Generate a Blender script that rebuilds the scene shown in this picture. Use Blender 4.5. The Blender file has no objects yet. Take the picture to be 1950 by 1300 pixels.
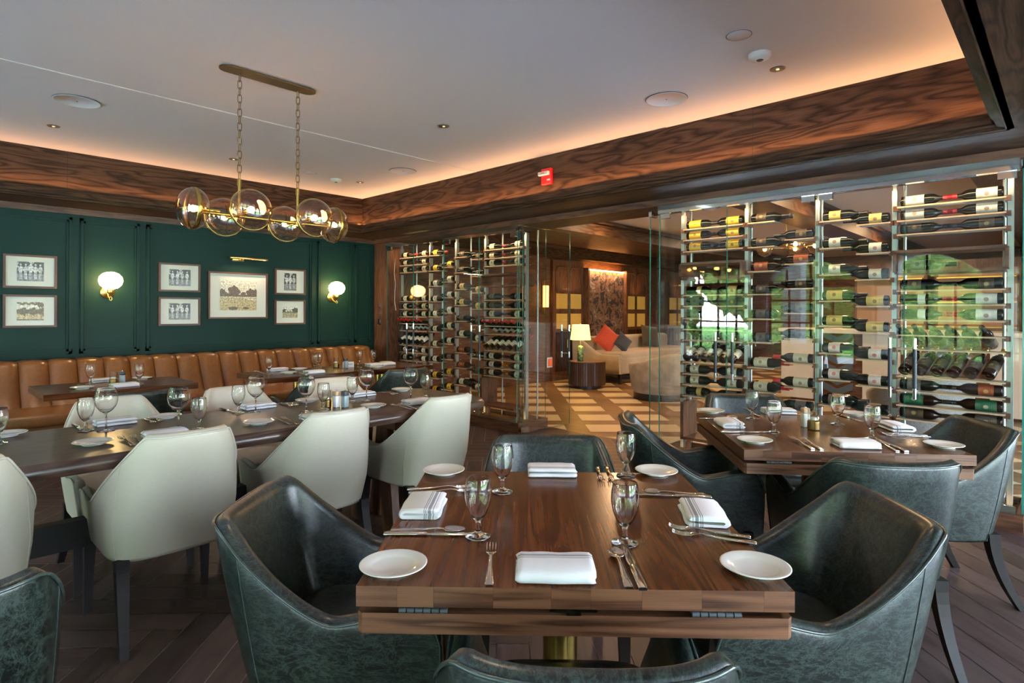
import bpy, bmesh, math, random
from mathutils import Vector, Matrix
R = math.radians
PI = math.pi
random.seed(7)
SC = bpy.context.scene
COL = SC.collection

# ------------------------------------------------------------------ camera
YAW = 0.76122523          # view heading measured from +X (along the green wall)
ROLL = 0.0042413
CAM_H = 1.33
cam_d = bpy.data.cameras.new('camera'); cam = bpy.data.objects.new('camera', cam_d); COL.objects.link(cam)
cam_d.sensor_width = 36.0
cam_d.lens = 36.0 * 1116.3 / 1950.0
cam_d.shift_y = -(650 - 591.64) / 1950.0
cam_d.clip_start = 0.02; cam_d.clip_end = 200
fw = Vector((math.cos(YAW), math.sin(YAW), 0)); rt = Vector((math.sin(YAW), -math.cos(YAW), 0)); up = Vector((0, 0, 1))
m3 = Matrix((rt, up, -fw)).transposed() @ Matrix.Rotation(ROLL, 3, 'Z')
cam.matrix_world = Matrix.Translation((0, 0, CAM_H)) @ m3.to_4x4()
SC.camera = cam

# ------------------------------------------------------------------ sky, sun, exposure
W = bpy.data.worlds.new('sky'); SC.world = W; W.use_nodes = True
nt = W.node_tree; bg = nt.nodes['Background']
tc = nt.nodes.new('ShaderNodeTexCoord'); sp = nt.nodes.new('ShaderNodeSeparateXYZ'); rp = nt.nodes.new('ShaderNodeValToRGB')
nt.links.new(tc.outputs['Generated'], sp.inputs[0]); nt.links.new(sp.outputs['Z'], rp.inputs[0]); nt.links.new(rp.outputs[0], bg.inputs[0])
rp.color_ramp.elements[0].position = 0.0; rp.color_ramp.elements[0].color = (0.86, 0.93, 1.0, 1)
rp.color_ramp.elements[1].position = 0.7; rp.color_ramp.elements[1].color = (0.42, 0.62, 1.0, 1)
SKY = 36.0
bg.inputs[1].default_value = SKY
sun_d = bpy.data.lights.new('sun', 'SUN'); sun_d.energy = 36; sun_d.angle = R(1); sun_d.color = (1, .95, .86)
sun = bpy.data.objects.new('sun', sun_d); COL.objects.link(sun)
sun.rotation_euler = Vector((0.55, 0.35, 1.0)).to_track_quat('Z', 'Y').to_euler()
SC.view_settings.view_transform = 'Standard'; SC.view_settings.look = 'None'
SC.view_settings.gamma = 1; SC.view_settings.use_curve_mapping = False
SC.view_settings.exposure = 0.62
SC.cycles.use_denoising = True
SC.cycles.max_bounces = 10; SC.cycles.transparent_max_bounces = 32; SC.cycles.transmission_bounces = 8
SC.cycles.glossy_bounces = 5; SC.cycles.diffuse_bounces = 4
SC.cycles.caustics_reflective = False; SC.cycles.caustics_refractive = False
SC.cycles.sample_clamp_indirect = 6.0
SC.cycles.use_adaptive_sampling = True; SC.cycles.adaptive_threshold = 0.02

# ------------------------------------------------------------------ room measures (metres)
UG = 4.67      # glass wall plane (x)
VG = 7.15      # green wall plane (y)
UW = -4.0      # window wall behind the camera
VB = -4.0      # wall behind the camera
CEIL = 2.765
SOF = 2.32     # underside of the wood soffit
FU = 4.14; FV = 6.62   # fascia planes
NV = 0.24      # fascia of the near soffit
UL = 15.5      # far end of the lounge
LV0 = -4.0

def area(name, loc, rot, sx, sy, power, color, portal=False, spread=None):
    d = bpy.data.lights.new(name, 'AREA'); d.shape = 'RECTANGLE'; d.size = sx; d.size_y = sy; d.energy = power; d.color = color
    if portal: d.cycles.is_portal = True
    if spread: d.spread = spread
    o = bpy.data.objects.new(name, d); COL.objects.link(o); o.location = loc; o.rotation_euler = rot
    return o
def point(name, loc, power, color, r=.03):
    d = bpy.data.lights.new(name, 'POINT'); d.energy = power; d.color = color; d.shadow_soft_size = r
    o = bpy.data.objects.new(name, d); COL.objects.link(o); o.location = loc
    return o
def spot(name, loc, power, color, ang=80, to=(0, 0, -1), r=.03):
    d = bpy.data.lights.new(name, 'SPOT'); d.energy = power; d.color = color; d.shadow_soft_size = r
    d.spot_size = R(ang); d.spot_blend = .7
    o = bpy.data.objects.new(name, d); COL.objects.link(o); o.location = loc
    o.rotation_euler = (-Vector(to)).to_track_quat('Z', 'Y').to_euler()
    return o
WARM = (1.0, .52, .24); AMB = (1.0, .62, .32)
# daylight portals at the windows behind the camera
BAYS = [(5.2, 6.95), (3.15, 4.9), (1.1, 2.85), (-.95, .8), (-3.0, -1.25)]
for a, b in BAYS:
    area('window_portal', (UW + .05, (a + b) / 2, 1.35), (0, R(-90), 0), 2.5, b - a, 1, (1, 1, 1), portal=True)
BAYS2 = [(-.6, 1.3), (1.7, 3.5), (3.9, 5.7), (6.1, 7.9)]
for a, b in BAYS2:
    area('window_portal', ((a + b) / 2, VB + .05, 1.35), (R(90), 0, 0), b - a, 2.5, 1, (1, 1, 1), portal=True)
# LED coves lying on the moulding ledge, shining up the fascia
UP = (R(180), 0, 0)
area('cove_light', ((FU - 3.2) / 2, FV - .045, 2.425), UP, FU + 3.2, .03, 13, WARM)
area('cove_light', (FU - .045, (FV + NV) / 2, 2.425), UP, .03, FV - NV, 15, WARM)
area('cove_light', ((FU - 3.2) / 2, NV + .045, 2.425), UP, FU + 3.2, .03, 9, WARM)
# LED strips at the head of both wine cabinets
for v0, v1, p in ((4.4, 6.8, 8), (.28, 2.6, 8)):
    area('cabinet_light', (4.80, (v0 + v1) / 2, 2.19), (0, R(-18), 0), .02, v1 - v0, p, (1, .66, .36))

# ------------------------------------------------------------------ materials
MATS = {}
class NT:
    def __init__(s, name):
        s.m = bpy.data.materials.new(name); s.m.use_nodes = True; s.t = s.m.node_tree
        s.b = s.t.nodes['Principled BSDF']; s.out = s.t.nodes['Material Output']
    def n(s, typ, **kw):
        x = s.t.nodes.new('ShaderNode' + typ)
        for k, v in kw.items():
            if k[0] == 'i' and k[1:].isdigit(): x.inputs[int(k[1:])].default_value = v
            elif hasattr(x, k): setattr(x, k, v)
            else: x.inputs[k.replace('_', ' ')].default_value = v
        return x
    def l(s, a, b): s.t.links.new(a, b)
    def math(s, op, a, b=None, clamp=False):
        x = s.t.nodes.new('ShaderNodeMath'); x.operation = op; x.use_clamp = clamp
        for i, q in enumerate((a, b)):
            if q is None: continue
            if isinstance(q, (int, float)): x.inputs[i].default_value = q
            else: s.l(q, x.inputs[i])
        return x.outputs[0]
    def mix(s, f, a, b, typ='MIX'):
        x = s.t.nodes.new('ShaderNodeMix'); x.data_type = 'RGBA'; x.blend_type = typ
        if isinstance(f, (int, float)): x.inputs[0].default_value = f
        else: s.l(f, x.inputs[0])
        for i, q in ((6, a), (7, b)):
            if isinstance(q, tuple): x.inputs[i].default_value = (*q[:3], 1)
            else: s.l(q, x.inputs[i])
        return x.outputs[2]
    def ramp(s, f, stops, interp='LINEAR'):
        x = s.t.nodes.new('ShaderNodeValToRGB'); e = x.color_ramp; e.interpolation = interp
        while len(e.elements) < len(stops): e.elements.new(.5)
        for q, (p, c) in zip(e.elements, stops):
            q.position = p; q.color = (*c, 1) if len(c) == 3 else c
        s.l(f, x.inputs[0]); return x.outputs[0]
    def bump(s, h, st=.1, dist=.01):
        x = s.n('Bump', Strength=st, Distance=dist); s.l(h, x.inputs['Height']); s.l(x.outputs[0], s.b.inputs['Normal'])
def S(nt, **kw):
    for k, v in kw.items():
        nt.b.inputs[k.replace('_', ' ')].default_value = (*v, 1) if isinstance(v, tuple) else v
def plain(name, c, rough=.5, metal=0, coat=0, emit=None, es=0, spec=.5, bump=None, trans=0, ior=1.5):
    n = NT(name); S(n, Base_Color=c, Roughness=rough, Metallic=metal, IOR=ior)
    n.b.inputs['Specular IOR Level'].default_value = spec
    n.b.inputs['Coat Weight'].default_value = coat; n.b.inputs['Coat Roughness'].default_value = .08
    n.b.inputs['Transmission Weight'].default_value = trans
    if emit: S(n, Emission_Color=emit, Emission_Strength=es)
    if bump:
        tc = n.n('TexCoord'); no = n.n('TexNoise', Scale=bump[0], Detail=4.0); n.l(tc.outputs['Object'], no.inputs[0]); n.bump(no.outputs[0], bump[1], .004)
    MATS[name] = n.m; return n.m
def wood(name, dark, mid, light, rough=.4, coat=0, sx=1.0, sy=1.0, tint=False, rings=14, fibre=.35, ringw=.30, spec=.35):
    n = NT(name); tc = n.n('TexCoord')
    mp = n.n('Mapping'); mp.inputs['Scale'].default_value = (1.3 * sx, 8 * sy, 1); n.l(tc.outputs['UV'], mp.inputs[0])
    n1 = n.n('TexNoise', Scale=1.0, Detail=2.0, Roughness=.45, Distortion=.3); n.l(mp.outputs[0], n1.inputs[0])
    jit = n.math('MULTIPLY', n.n('TexNoise', Scale=30.0, Detail=2.0).outputs[0], .9); r = n.math('SINE', n.math('ADD', n.math('MULTIPLY', n1.outputs[0], rings * 6.28), jit)); r = n.math('POWER', n.math('ADD', n.math('MULTIPLY', r, .5), .5), .6)
    mp2 = n.n('Mapping'); mp2.inputs['Scale'].default_value = (7 * sx, 170 * sy, 1); n.l(tc.outputs['UV'], mp2.inputs[0])
    n2 = n.n('TexNoise', Scale=1.0, Detail=3.0, Roughness=.6); n.l(mp2.outputs[0], n2.inputs[0])
    mp3 = n.n('Mapping'); mp3.inputs['Scale'].default_value = (.8 * sx, 3.5 * sy, 1); n.l(tc.outputs['UV'], mp3.inputs[0])
    n3 = n.n('TexNoise', Scale=1.0, Detail=2.0); n.l(mp3.outputs[0], n3.inputs[0])
    v = n.math('ADD', n.math('MULTIPLY', r, ringw), n.math('ADD', n.math('MULTIPLY', n2.outputs[0], fibre), n.math('MULTIPLY', n3.outputs[0], .6)))
    v = n.math('MULTIPLY', v, .95 / (ringw + fibre * .6 + .38))
    c = n.ramp(v, [(.38, dark), (.62, mid), (.95, light)])
    if tint:
        at = n.n('Attribute', attribute_name='tint'); c = n.mix(1.0, c, at.outputs[0], 'MULTIPLY')
    n.l(c, n.b.inputs['Base Color']); S(n, Roughness=rough, Coat_Weight=coat, Coat_Roughness=.12)
    n.bump(n2.outputs[0], .12, .002)
    n.b.inputs['Specular IOR Level'].default_value = spec
    MATS[name] = n.m; return n.m
def leather(name, c1, c2, vein=.5, rough=.3, scale=9, coat=.25):
    n = NT(name); tc = n.n('TexCoord')
    ln = None
    for k_, (sc_, di_) in enumerate(((scale * 2.2, 1.2), (scale * 3.4, .8), (scale * 1.3, 2.5))):
        mp = n.n('Mapping'); mp.inputs['Location'].default_value = (k_ * 3.1, k_ * 1.7, 0); mp.inputs['Rotation'].default_value = (k_ * .9, k_ * 1.3, 0); mp.inputs['Scale'].default_value = (1, .45, 1)
        n.l(tc.outputs['Object'], mp.inputs[0])
        a = n.n('TexNoise', Scale=float(sc_), Detail=6.0, Roughness=.7, Distortion=di_); n.l(mp.outputs[0], a.inputs[0])
        d = n.math('ABSOLUTE', n.math('SUBTRACT', a.outputs[0], .5)); q = n.math('SUBTRACT', 1.0, n.math('MULTIPLY', d, 34.0), clamp=True)
        q = n.math('MULTIPLY', q, .75); ln = q if ln is None else n.math('ADD', ln, q, clamp=True)
    b = n.n('TexNoise', Scale=3.0, Detail=3.0); n.l(tc.outputs['Object'], b.inputs[0])
    blot = n.ramp(b.outputs[0], [(.35, (0, 0, 0)), (.7, (1, 1, 1))])
    f = n.math('MULTIPLY', ln, vein); f = n.math('ADD', f, n.math('MULTIPLY', blot, .25 * vein), clamp=True)
    c = n.mix(f, c1, c2); n.l(c, n.b.inputs['Base Color'])
    S(n, Roughness=rough, Coat_Weight=coat, Coat_Roughness=.22)
    g = n.n('TexNoise', Scale=260.0, Detail=2.0); n.l(tc.outputs['Object'], g.inputs[0])
    h = n.math('ADD', n.math('MULTIPLY', g.outputs[0], .3), n.math('MULTIPLY', b.outputs[0], 1.5)); n.bump(h, .18, .004)
    MATS[name] = n.m; return n.m
def pane_glass(name, tint=(1, 1, 1), refl=1.0, ior=1.5):
    """thin clear glass: what the Fresnel law reflects, the rest passes straight on"""
    n = NT(name); n.t.nodes.remove(n.b)
    fr = n.n('Fresnel'); ge = n.n('NewGeometry')
    n.l(n.math('ADD', n.math('MULTIPLY', ge.outputs['Backfacing'], 1 / ior - ior), ior), fr.inputs[0])
    tr = n.n('BsdfTransparent'); tr.inputs[0].default_value = (*tint, 1)
    gl = n.n('BsdfGlossy'); gl.inputs['Roughness'].default_value = 0.0
    f = n.math('MULTIPLY', fr.outputs[0], refl, clamp=True)
    mx = n.n('MixShader'); n.l(f, mx.inputs[0]); n.l(tr.outputs[0], mx.inputs[1]); n.l(gl.outputs[0], mx.inputs[2]); n.l(mx.outputs[0], n.out.inputs[0])
    MATS[name] = n.m; return n.m

M_oak = wood('fumed_oak', (.0065, .0032, .0018), (.033, .0155, .0080), (.082, .040, .020), .5, rings=8, fibre=.75, sx=.9, sy=1.0, ringw=.42); M_oak.node_tree.nodes['Principled BSDF'].inputs['Specular IOR Level'].default_value = .12
M_oakv = wood('walnut_panel', (.035, .013, .007), (.085, .035, .018), (.16, .07, .035), .42, rings=7)
M_wal = wood('walnut_top', (.014, .0038, .0014), (.070, .0185, .0048), (.135, .044, .014), .22, coat=.05, spec=.22, rings=9, fibre=.5, sx=.5, sy=1.2, ringw=.26)
M_wale = wood('walnut_edge', (.024, .008, .0035), (.092, .036, .016), (.19, .085, .042), .4, rings=4, sx=1.2, sy=3, fibre=.3)
M_wald = wood('dark_walnut_top', (.020, .010, .007), (.055, .030, .021), (.10, .06, .042), .3, coat=.1, rings=8)
M_floor = wood('herringbone_boards', (.40, .34, .32), (.75, .66, .62), (1, .93, .9), .38, tint=True, rings=6, fibre=.4)
M_lfloor = wood('lounge_boards', (.10, .055, .02), (.16, .09, .035), (.24, .14, .06), .35, rings=5)
M_grout = plain('pale_joint', (.42, .40, .42), .6)
M_tile = plain('cream_stone', (.62, .50, .32), .35, bump=(30, .1))
M_esp = plain('espresso_wood', (.008, .006, .007), .5, spec=.25)
M_leg2 = plain('brown_black_leg', (.006, .004, .003), .5, spec=.25)
M_green = leather('green_leather', (.0016, .0031, .0025), (.060, .090, .075), .5, .33, 8, .18)
M_beige = leather('ivory_leather', (.58, .55, .455), (.63, .60, .51), .3, .42, 5, .1)
M_cara = leather('caramel_leather', (.165, .058, .011), (.25, .096, .023), .5, .28, 4, .25)
M_pipe = plain('green_piping', (.035, .055, .05), .25, coat=.4)
M_pipeb = plain('ivory_piping', (.60, .58, .50), .45)
M_wallg = plain('green_paint', (.0070, .0310, .0235), .5, spec=.15, bump=(120, .03))
M_ceil = plain('ceiling_paint', (.66, .62, .61), .9, bump=(200, .04))
M_ceilb = plain('lounge_ceiling_paint', (.50, .42, .34), .9)
M_brass = plain('brushed_brass', (.46, .32, .08), .26, 1)
M_brassd = plain('aged_brass', (.20, .125, .045), .3, 1)
M_gold = plain('satin_gold', (.75, .48, .14), .3, 1)
M_steel = plain('cutlery_steel', (.72, .70, .68), .12, 1)
M_chrome = plain('mirror_chrome', (.78, .82, .80), .06, 1)
M_post = plain('satin_aluminium', (.40, .45, .45), .42, 1)
M_black = plain('black_metal', (.012, .012, .012), .35)
M_wrap = plain('navy_leather_wrap', (.015, .022, .035), .45)
M_white = plain('glazed_china', (.80, .82, .80), .12, coat=.3)
M_wplast = plain('white_plastic', (.72, .73, .72), .35)
M_edge = plain('green_glass_edge', (.02, .22, .18), .15, spec=.8)
M_pane = pane_glass('pane_glass', (.985, .995, .99), .75)
M_clear = plain('drinking_glass', (1, 1, 1), 0.0, trans=1.0, ior=1.5)
M_smoke = pane_glass('amber_thin_glass', (.96, .87, .74), 2.8, 1.5)
M_thin = pane_glass('thin_clear_glass', (.97, .98, .98), 1.3, 1.5)
M_bottle = plain('dark_bottle_glass', (.004, .006, .004), .09, spec=.32)
M_bottleb = plain('brown_bottle_glass', (.012, .004, .002), .09, spec=.32)
M_bulb = plain('bulb_glow', (1, .8, .5), .3, emit=(1, .50, .13), es=55)
M_opal = plain('opal_globe', (1, .95, .85), .3, emit=(1, .66, .26), es=20)
M_shade = plain('lamp_shade_glow', (.9, .7, .3), .8, emit=(1, .56, .13), es=2.2)
M_led = plain('led_strip_glow', (1, .8, .5), .4, emit=(1, .62, .28), es=9)
M_niche = plain('amber_niche_panel', (.45, .26, .05), .5, emit=(1, .55, .10), es=.10)
M_linen = None
M_mat = plain('mount_card', (.74, .75, .70), .8)
M_frame = wood('frame_walnut', (.03, .010, .006), (.075, .026, .016), (.13, .05, .03), .4, rings=4)
M_red = plain('alarm_red', (.62, .006, .005), .4)
M_orange = plain('orange_plaque', (.9, .12, .03), .4)
M_foilr = plain('red_foil', (.42, .008, .012), .3, coat=.3)
M_foilb = plain('black_foil', (.012, .011, .012), .3, coat=.3)
M_foilg = plain('gold_foil', (.62, .36, .05), .28, 1)
M_cork = plain('pale_wood_cap', (.55, .36, .22), .5)
M_grey = plain('charcoal_cap', (.05, .06, .065), .45)
M_shk = plain('white_marble_body', (.75, .75, .76), .3)
M_shk2 = plain('grey_marble_body', (.30, .38, .42), .3)
M_wax = plain('white_wax', (.85, .83, .78), .5)

CLEAR = (M_clear,)

def linen():
    n = NT('striped_linen'); tc = n.n('TexCoord'); s = n.n('SeparateXYZ'); n.l(tc.outputs['Object'], s.inputs[0])
    W1 = (.80, .80, .86); G = (.16, .17, .20)
    f = n.math('ADD', n.math('MULTIPLY', s.outputs[1], 8.0), .5)   # y -.0625..+.0625 -> 0..1
    c = n.ramp(f, [(0, W1), (.60, G), (.615, W1), (.64, G), (.655, W1), (.69, (.22, .23, .26)), (.76, W1), (.80, G), (.815, W1)], 'CONSTANT')
    n.l(c, n.b.inputs['Base Color']); S(n, Roughness=.85, Sheen_Weight=.2)
    w = n.n('TexNoise', Scale=400.0, Detail=1.0); n.l(tc.outputs['Object'], w.inputs[0]); n.bump(w.outputs[0], .25, .002)
    return n.m
M_linen = linen()

def label_mat(name, base, mark, band=None):
    """wine label: paper with an emblem and a few faint ruled lines; object X runs along the bottle"""
    n = NT(name); tc = n.n('TexCoord'); mp = n.n('SeparateXYZ'); n.l(tc.outputs['Object'], mp.inputs[0])
    dx = n.math('ABSOLUTE', n.math('SUBTRACT', mp.outputs[0], .085)); dz = n.math('ABSOLUTE', n.math('SUBTRACT', mp.outputs[2], .006))
    d = n.math('ADD', n.math('MULTIPLY', dx, dx), n.math('MULTIPLY', dz, dz))
    em = n.math('LESS_THAN', d, .00018)
    lines = n.math('LESS_THAN', n.math('FRACT', n.math('MULTIPLY', mp.outputs[0], 130.0)), .22)
    far = n.math('GREATER_THAN', dx, .024); ed = n.math('LESS_THAN', dz, .022)
    lf = n.math('MULTIPLY', n.math('MULTIPLY', lines, far), n.math('MULTIPLY', ed, .55))
    f = n.math('MAXIMUM', n.math('MULTIPLY', em, .8), lf)
    c = n.mix(f, base, mark)
    n.l(c, n.b.inputs['Base Color']); S(n, Roughness=.55)
    MATS[name] = n.m; return n.m
LB = {'cream': label_mat('cream_label', (.62, .56, .40), (.12, .09, .06)),
      'white': label_mat('white_label', (.70, .67, .60), (.20, .10, .07)),
      'yellow': label_mat('yellow_label', (.80, .46, .02), (.10, .10, .12)),
      'golden': label_mat('golden_label', (.62, .44, .13), (.16, .08, .02)),
      'pink-marked': label_mat('pink_marked_label', (.68, .60, .52), (.55, .06, .06)),
      'black': label_mat('black_label', (.05, .035, .022), (.30, .20, .08)),
      'dim': label_mat('painted_shade_label', (.12, .10, .09), (.03, .03, .03)),  # shade painted into the paper colour
      'green': label_mat('green_label', (.01, .10, .04), (.45, .30, .25)),
      'orange': label_mat('orange_label', (.25, .045, .012), (.5, .3, .1))}

# ------------------------------------------------------------------ mesh builder
class MB:
    def __init__(s, smooth=False):
        s.v = []; s.f = []; s.uv = []; s.mi = []; s.sm = []; s.tint = []; s.smooth = smooth; s.T = None
    def add(s, vs, fs, uvs=None, mi=0, sm=None, tint=None):
        b = len(s.v)
        if s.T is not None: vs = [tuple(s.T @ Vector(p)) for p in vs]
        s.v += [tuple(p) for p in vs]
        for k, f in enumerate(fs):
            s.f.append(tuple(b + i for i in f)); s.mi.append(mi); s.sm.append(s.smooth if sm is None else sm)
            s.uv.append(uvs[k] if uvs else None); s.tint.append(tint)
        return s
    def box(s, c, d, rz=0, mi=0, long=None, off=True, emi=None):
        """box with centre c and size d; UV runs along the longest side"""
        cx, cy, cz = c; hx, hy, hz = d[0] / 2, d[1] / 2, d[2] / 2
        if long is None: long = max(range(3), key=lambda i: d[i])
        co, si = math.cos(rz), math.sin(rz)
        P = [(x * hx, y * hy, z * hz) for x in (-1, 1) for y in (-1, 1) for z in (-1, 1)]
        V = [(cx + x * co - y * si, cy + x * si + y * co, cz + z) for x, y, z in P]
        F = [(0, 1, 3, 2), (4, 6, 7, 5), (0, 4, 5, 1), (2, 3, 7, 6), (0, 2, 6, 4), (1, 5, 7, 3)]
        ax = [0, 0, 1, 1, 2, 2]; o = (random.random() * 40, random.random() * 40) if off else (0, 0)
        for f, a in zip(F, ax):
            oth = [i for i in range(3) if i != a]
            if long in oth: iu = long; iv = [i for i in oth if i != long][0]
            else: iu, iv = oth
            uv = [(P[i][iu] + o[0], P[i][iv] + o[1] + a * 3.1) for i in f]
            b = len(s.v)
            s.add([V[i] for i in f], [(0, 1, 2, 3)], [uv], (emi if (emi is not None and a == long) else mi), False)
        return s
    def rbox(s, c, d, r=.005, seg=2, rz=0, mi=0, sm=True):
        bm = bmesh.new(); bmesh.ops.create_cube(bm, size=1)
        bmesh.ops.scale(bm, vec=d, verts=bm.verts); bmesh.ops.bevel(bm, geom=bm.edges[:], offset=r, segments=seg, profile=.5, affect='EDGES')
        bmesh.ops.rotate(bm, cent=(0, 0, 0), matrix=Matrix.Rotation(rz, 3, 'Z'), verts=bm.verts)
        bmesh.ops.translate(bm, vec=c, verts=bm.verts)
        bm.verts.index_update()
        o = random.random() * 30; L = max(range(3), key=lambda i: d[i]); K = sorted([i for i in range(3) if i != L], key=lambda i: -d[i])
        vs = [v.co[:] for v in bm.verts]; fs = [tuple(v.index for v in f.verts) for f in bm.faces]
        Rm = Matrix.Rotation(-rz, 3, 'Z')
        uvs = []
        for f in bm.faces:
            nn = Rm @ f.normal; a = max(range(3), key=lambda i: abs(nn[i]))
            oth = [i for i in range(3) if i != a]; iu = L if L in oth else oth[0]; iv = [i for i in oth if i != iu][0]
            uvs.append([((Rm @ (v.co - Vector(c)))[iu] + o, (Rm @ (v.co - Vector(c)))[iv] + o) for v in f.verts])
        s.add(vs, fs, uvs, mi, sm); bm.free(); return s
    def lathe(s, prof, c=(0, 0, 0), seg=24, mi=0, axis='Z', sm=True):
        vs = []; fs = []; n = len(prof); closed0 = prof[0][0] < 1e-6; closed1 = prof[-1][0] < 1e-6
        for i in range(seg):
            a = 2 * PI * i / seg
            for r, z in prof:
                p = (r * math.cos(a), r * math.sin(a), z)
                if axis == 'X': p = (p[2], p[0], p[1])
                elif axis == 'Y': p = (p[1], p[2], p[0])
                vs.append((p[0] + c[0], p[1] + c[1], p[2] + c[2]))
        for i in range(seg):
            j = (i + 1) % seg
            for k in range(n - 1):
                q = (i * n + k, j * n + k, j * n + k + 1, i * n + k + 1)
                if prof[k][0] < 1e-6: q = (i * n + k, j * n + k + 1, i * n + k + 1)
                elif prof[k + 1][0] < 1e-6: q = (i * n + k, j * n + k, i * n + k + 1)
                fs.append(q)
        return s.add(vs, fs, None, mi, sm)
    def cyl(s, c, r, h, seg=20, mi=0, axis='Z', r2=None, sm=True):
        """solid cylinder from c along axis"""
        r2 = r if r2 is None else r2
        s.lathe([(r, 0), (r2, h)], c, seg, mi, axis, sm)
        s.lathe([(0, 0), (r, 0)], c, seg, mi, axis, False); s.lathe([(r2, h), (0, h)], c, seg, mi, axis, False)
        return s
    def tube(s, pts, r, seg=8, mi=0, closed=False, sm=True):
        P = [Vector(p) for p in pts]; n = len(P); vs = []; fs = []
        rr = r if isinstance(r, (list, tuple)) else [r] * n
        nrm = None
        for i in range(n):
            a = P[(i - 1) % n] if (closed or i > 0) else P[i]; b = P[(i + 1) % n] if (closed or i < n - 1) else P[i]
            t = (b - a).normalized()
            if nrm is None:
                nrm = t.cross(Vector((0, 0, 1)))
                if nrm.length < .1: nrm = t.cross(Vector((1, 0, 0)))
            nrm = (nrm - t * nrm.dot(t)).normalized(); bn = t.cross(nrm)
            for k in range(seg):
                an = 2 * PI * k / seg; vs.append(tuple(P[i] + (nrm * math.cos(an) + bn * math.sin(an)) * rr[i]))
        for i in range(n if closed else n - 1):
            j = (i + 1) % n
            for k in range(seg):
                l = (k + 1) % seg; fs.append((i * seg + k, j * seg + k, j * seg + l, i * seg + l))
        if not closed: fs.append(tuple(range(seg))[::-1]); fs.append(tuple((n - 1) * seg + k for k in range(seg)))
        return s.add(vs, fs, None, mi, sm)
    def grid(s, rows, closed=False, mi=0, sm=True, uvs=None):
        n = len(rows[0]); vs = [p for r in rows for p in r]; fs = []; U = []
        for i in range(len(rows) - 1):
            for k in range(n if closed else n - 1):
                l = (k + 1) % n; f = (i * n + k, i * n + l, (i + 1) * n + l, (i + 1) * n + k); fs.append(f)
                if uvs: U.append([uvs[q // n][q % n] for q in f])
        return s.add(vs, fs, U if uvs else None, mi, sm)
    def prism(s, poly, z0, z1, mi=0, sm=False, top_mi=None):
        n = len(poly); o = random.random() * 30
        s.add([(x, y, z1) for x, y in poly], [tuple(range(n))], [[(x + o, y + o) for x, y in poly]], mi if top_mi is None else top_mi, False)
        s.add([(x, y, z0) for x, y in poly], [tuple(range(n))[::-1]], [[(x + o, y + o) for x, y in poly][::-1]], mi, False)
        d = 0
        for i in range(n):
            a = poly[i]; b = poly[(i + 1) % n]; L = math.hypot(b[0] - a[0], b[1] - a[1])
            s.add([(a[0], a[1], z0), (b[0], b[1], z0), (b[0], b[1], z1), (a[0], a[1], z1)], [(0, 1, 2, 3)], [[(d + o, z0), (d + L + o, z0), (d + L + o, z1), (d + o, z1)]], mi, sm); d += L
        return s
    def sweep(s, prof, p0, p1, nrm, mi=0):
        """moulding: profile (out, z) run from p0 to p1, out measured along nrm"""
        L = math.hypot(p1[0] - p0[0], p1[1] - p0[1]); o = random.random() * 30; d = 0
        for (a, za), (b, zb) in zip(prof, prof[1:]):
            w = math.hypot(b - a, zb - za)
            V = [(p0[0] + nrm[0] * a, p0[1] + nrm[1] * a, za), (p1[0] + nrm[0] * a, p1[1] + nrm[1] * a, za),
                 (p1[0] + nrm[0] * b, p1[1] + nrm[1] * b, zb), (p0[0] + nrm[0] * b, p0[1] + nrm[1] * b, zb)]
            s.add(V, [(0, 1, 2, 3)], [[(o, d), (o + L, d), (o + L, d + w), (o, d + w)]], mi, False); d += w
        return s
    def build(s, name, mats, parent=None, loc=None, rz=None):
        me = bpy.data.meshes.new(name); me.from_pydata(s.v, [], s.f)
        if not isinstance(mats, (list, tuple)): mats = [mats]
        for m in mats: me.materials.append(m)
        me.polygons.foreach_set('material_index', s.mi); me.polygons.foreach_set('use_smooth', s.sm)
        if any(u for u in s.uv):
            lay = me.uv_layers.new(name='UVMap'); k = 0
            for pi, f in enumerate(s.f):
                u = s.uv[pi]
                for q in range(len(f)):
                    lay.data[k].uv = u[q] if u else (0, 0); k += 1
        if any(t for t in s.tint):
            ca = me.color_attributes.new('tint', 'FLOAT_COLOR', 'CORNER'); k = 0
            for pi, f in enumerate(s.f):
                t = s.tint[pi] or (1, 1, 1)
                for q in range(len(f)): ca.data[k].color = (*t, 1); k += 1
        me.validate(); me.update()
        if mats[0] in CLEAR:
            bm = bmesh.new(); bm.from_mesh(me); bmesh.ops.remove_doubles(bm, verts=bm.verts, dist=1e-6); bmesh.ops.recalc_face_normals(bm, faces=bm.faces); bm.to_mesh(me); bm.free()
        o = bpy.data.objects.new(name, me); COL.objects.link(o)
        if parent: o.parent = parent
        if loc is not None: o.location = loc
        if rz is not None: o.rotation_euler = (0, 0, rz)
        return o

def tag(o, label, cat, group=None, kind=None):
    o['label'] = label; o['category'] = cat
    if group: o['group'] = group
    if kind: o['kind'] = kind
    return o
def thing(name, label, cat, loc=(0, 0, 0), rz=0, group=None):
    o = bpy.data.objects.new(name, None); o.empty_display_size = .05; COL.objects.link(o); o.location = loc; o.rotation_euler = (0, 0, rz)
    return tag(o, label, cat, group)
def struct(o, label=None):
    o['kind'] = 'structure'
    if label: o['label'] = label
    return o
def copy_tree(o, parent=None):
    c = o.copy(); COL.objects.link(c)
    if parent: c.parent = parent
    for ch in list(o.children): copy_tree(ch, c)
    return c
class Proto:
    """first placement uses the original, later ones copy it"""
    def __init__(s, root): s.root = root; s.used = False
    def put(s, loc, rz, label, group=None, rot=None):
        o = s.root if not s.used else copy_tree(s.root)
        s.used = True; o.location = loc; o.rotation_euler = rot if rot else (0, 0, rz); o['label'] = label
        if group: o['group'] = group
        return o

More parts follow.
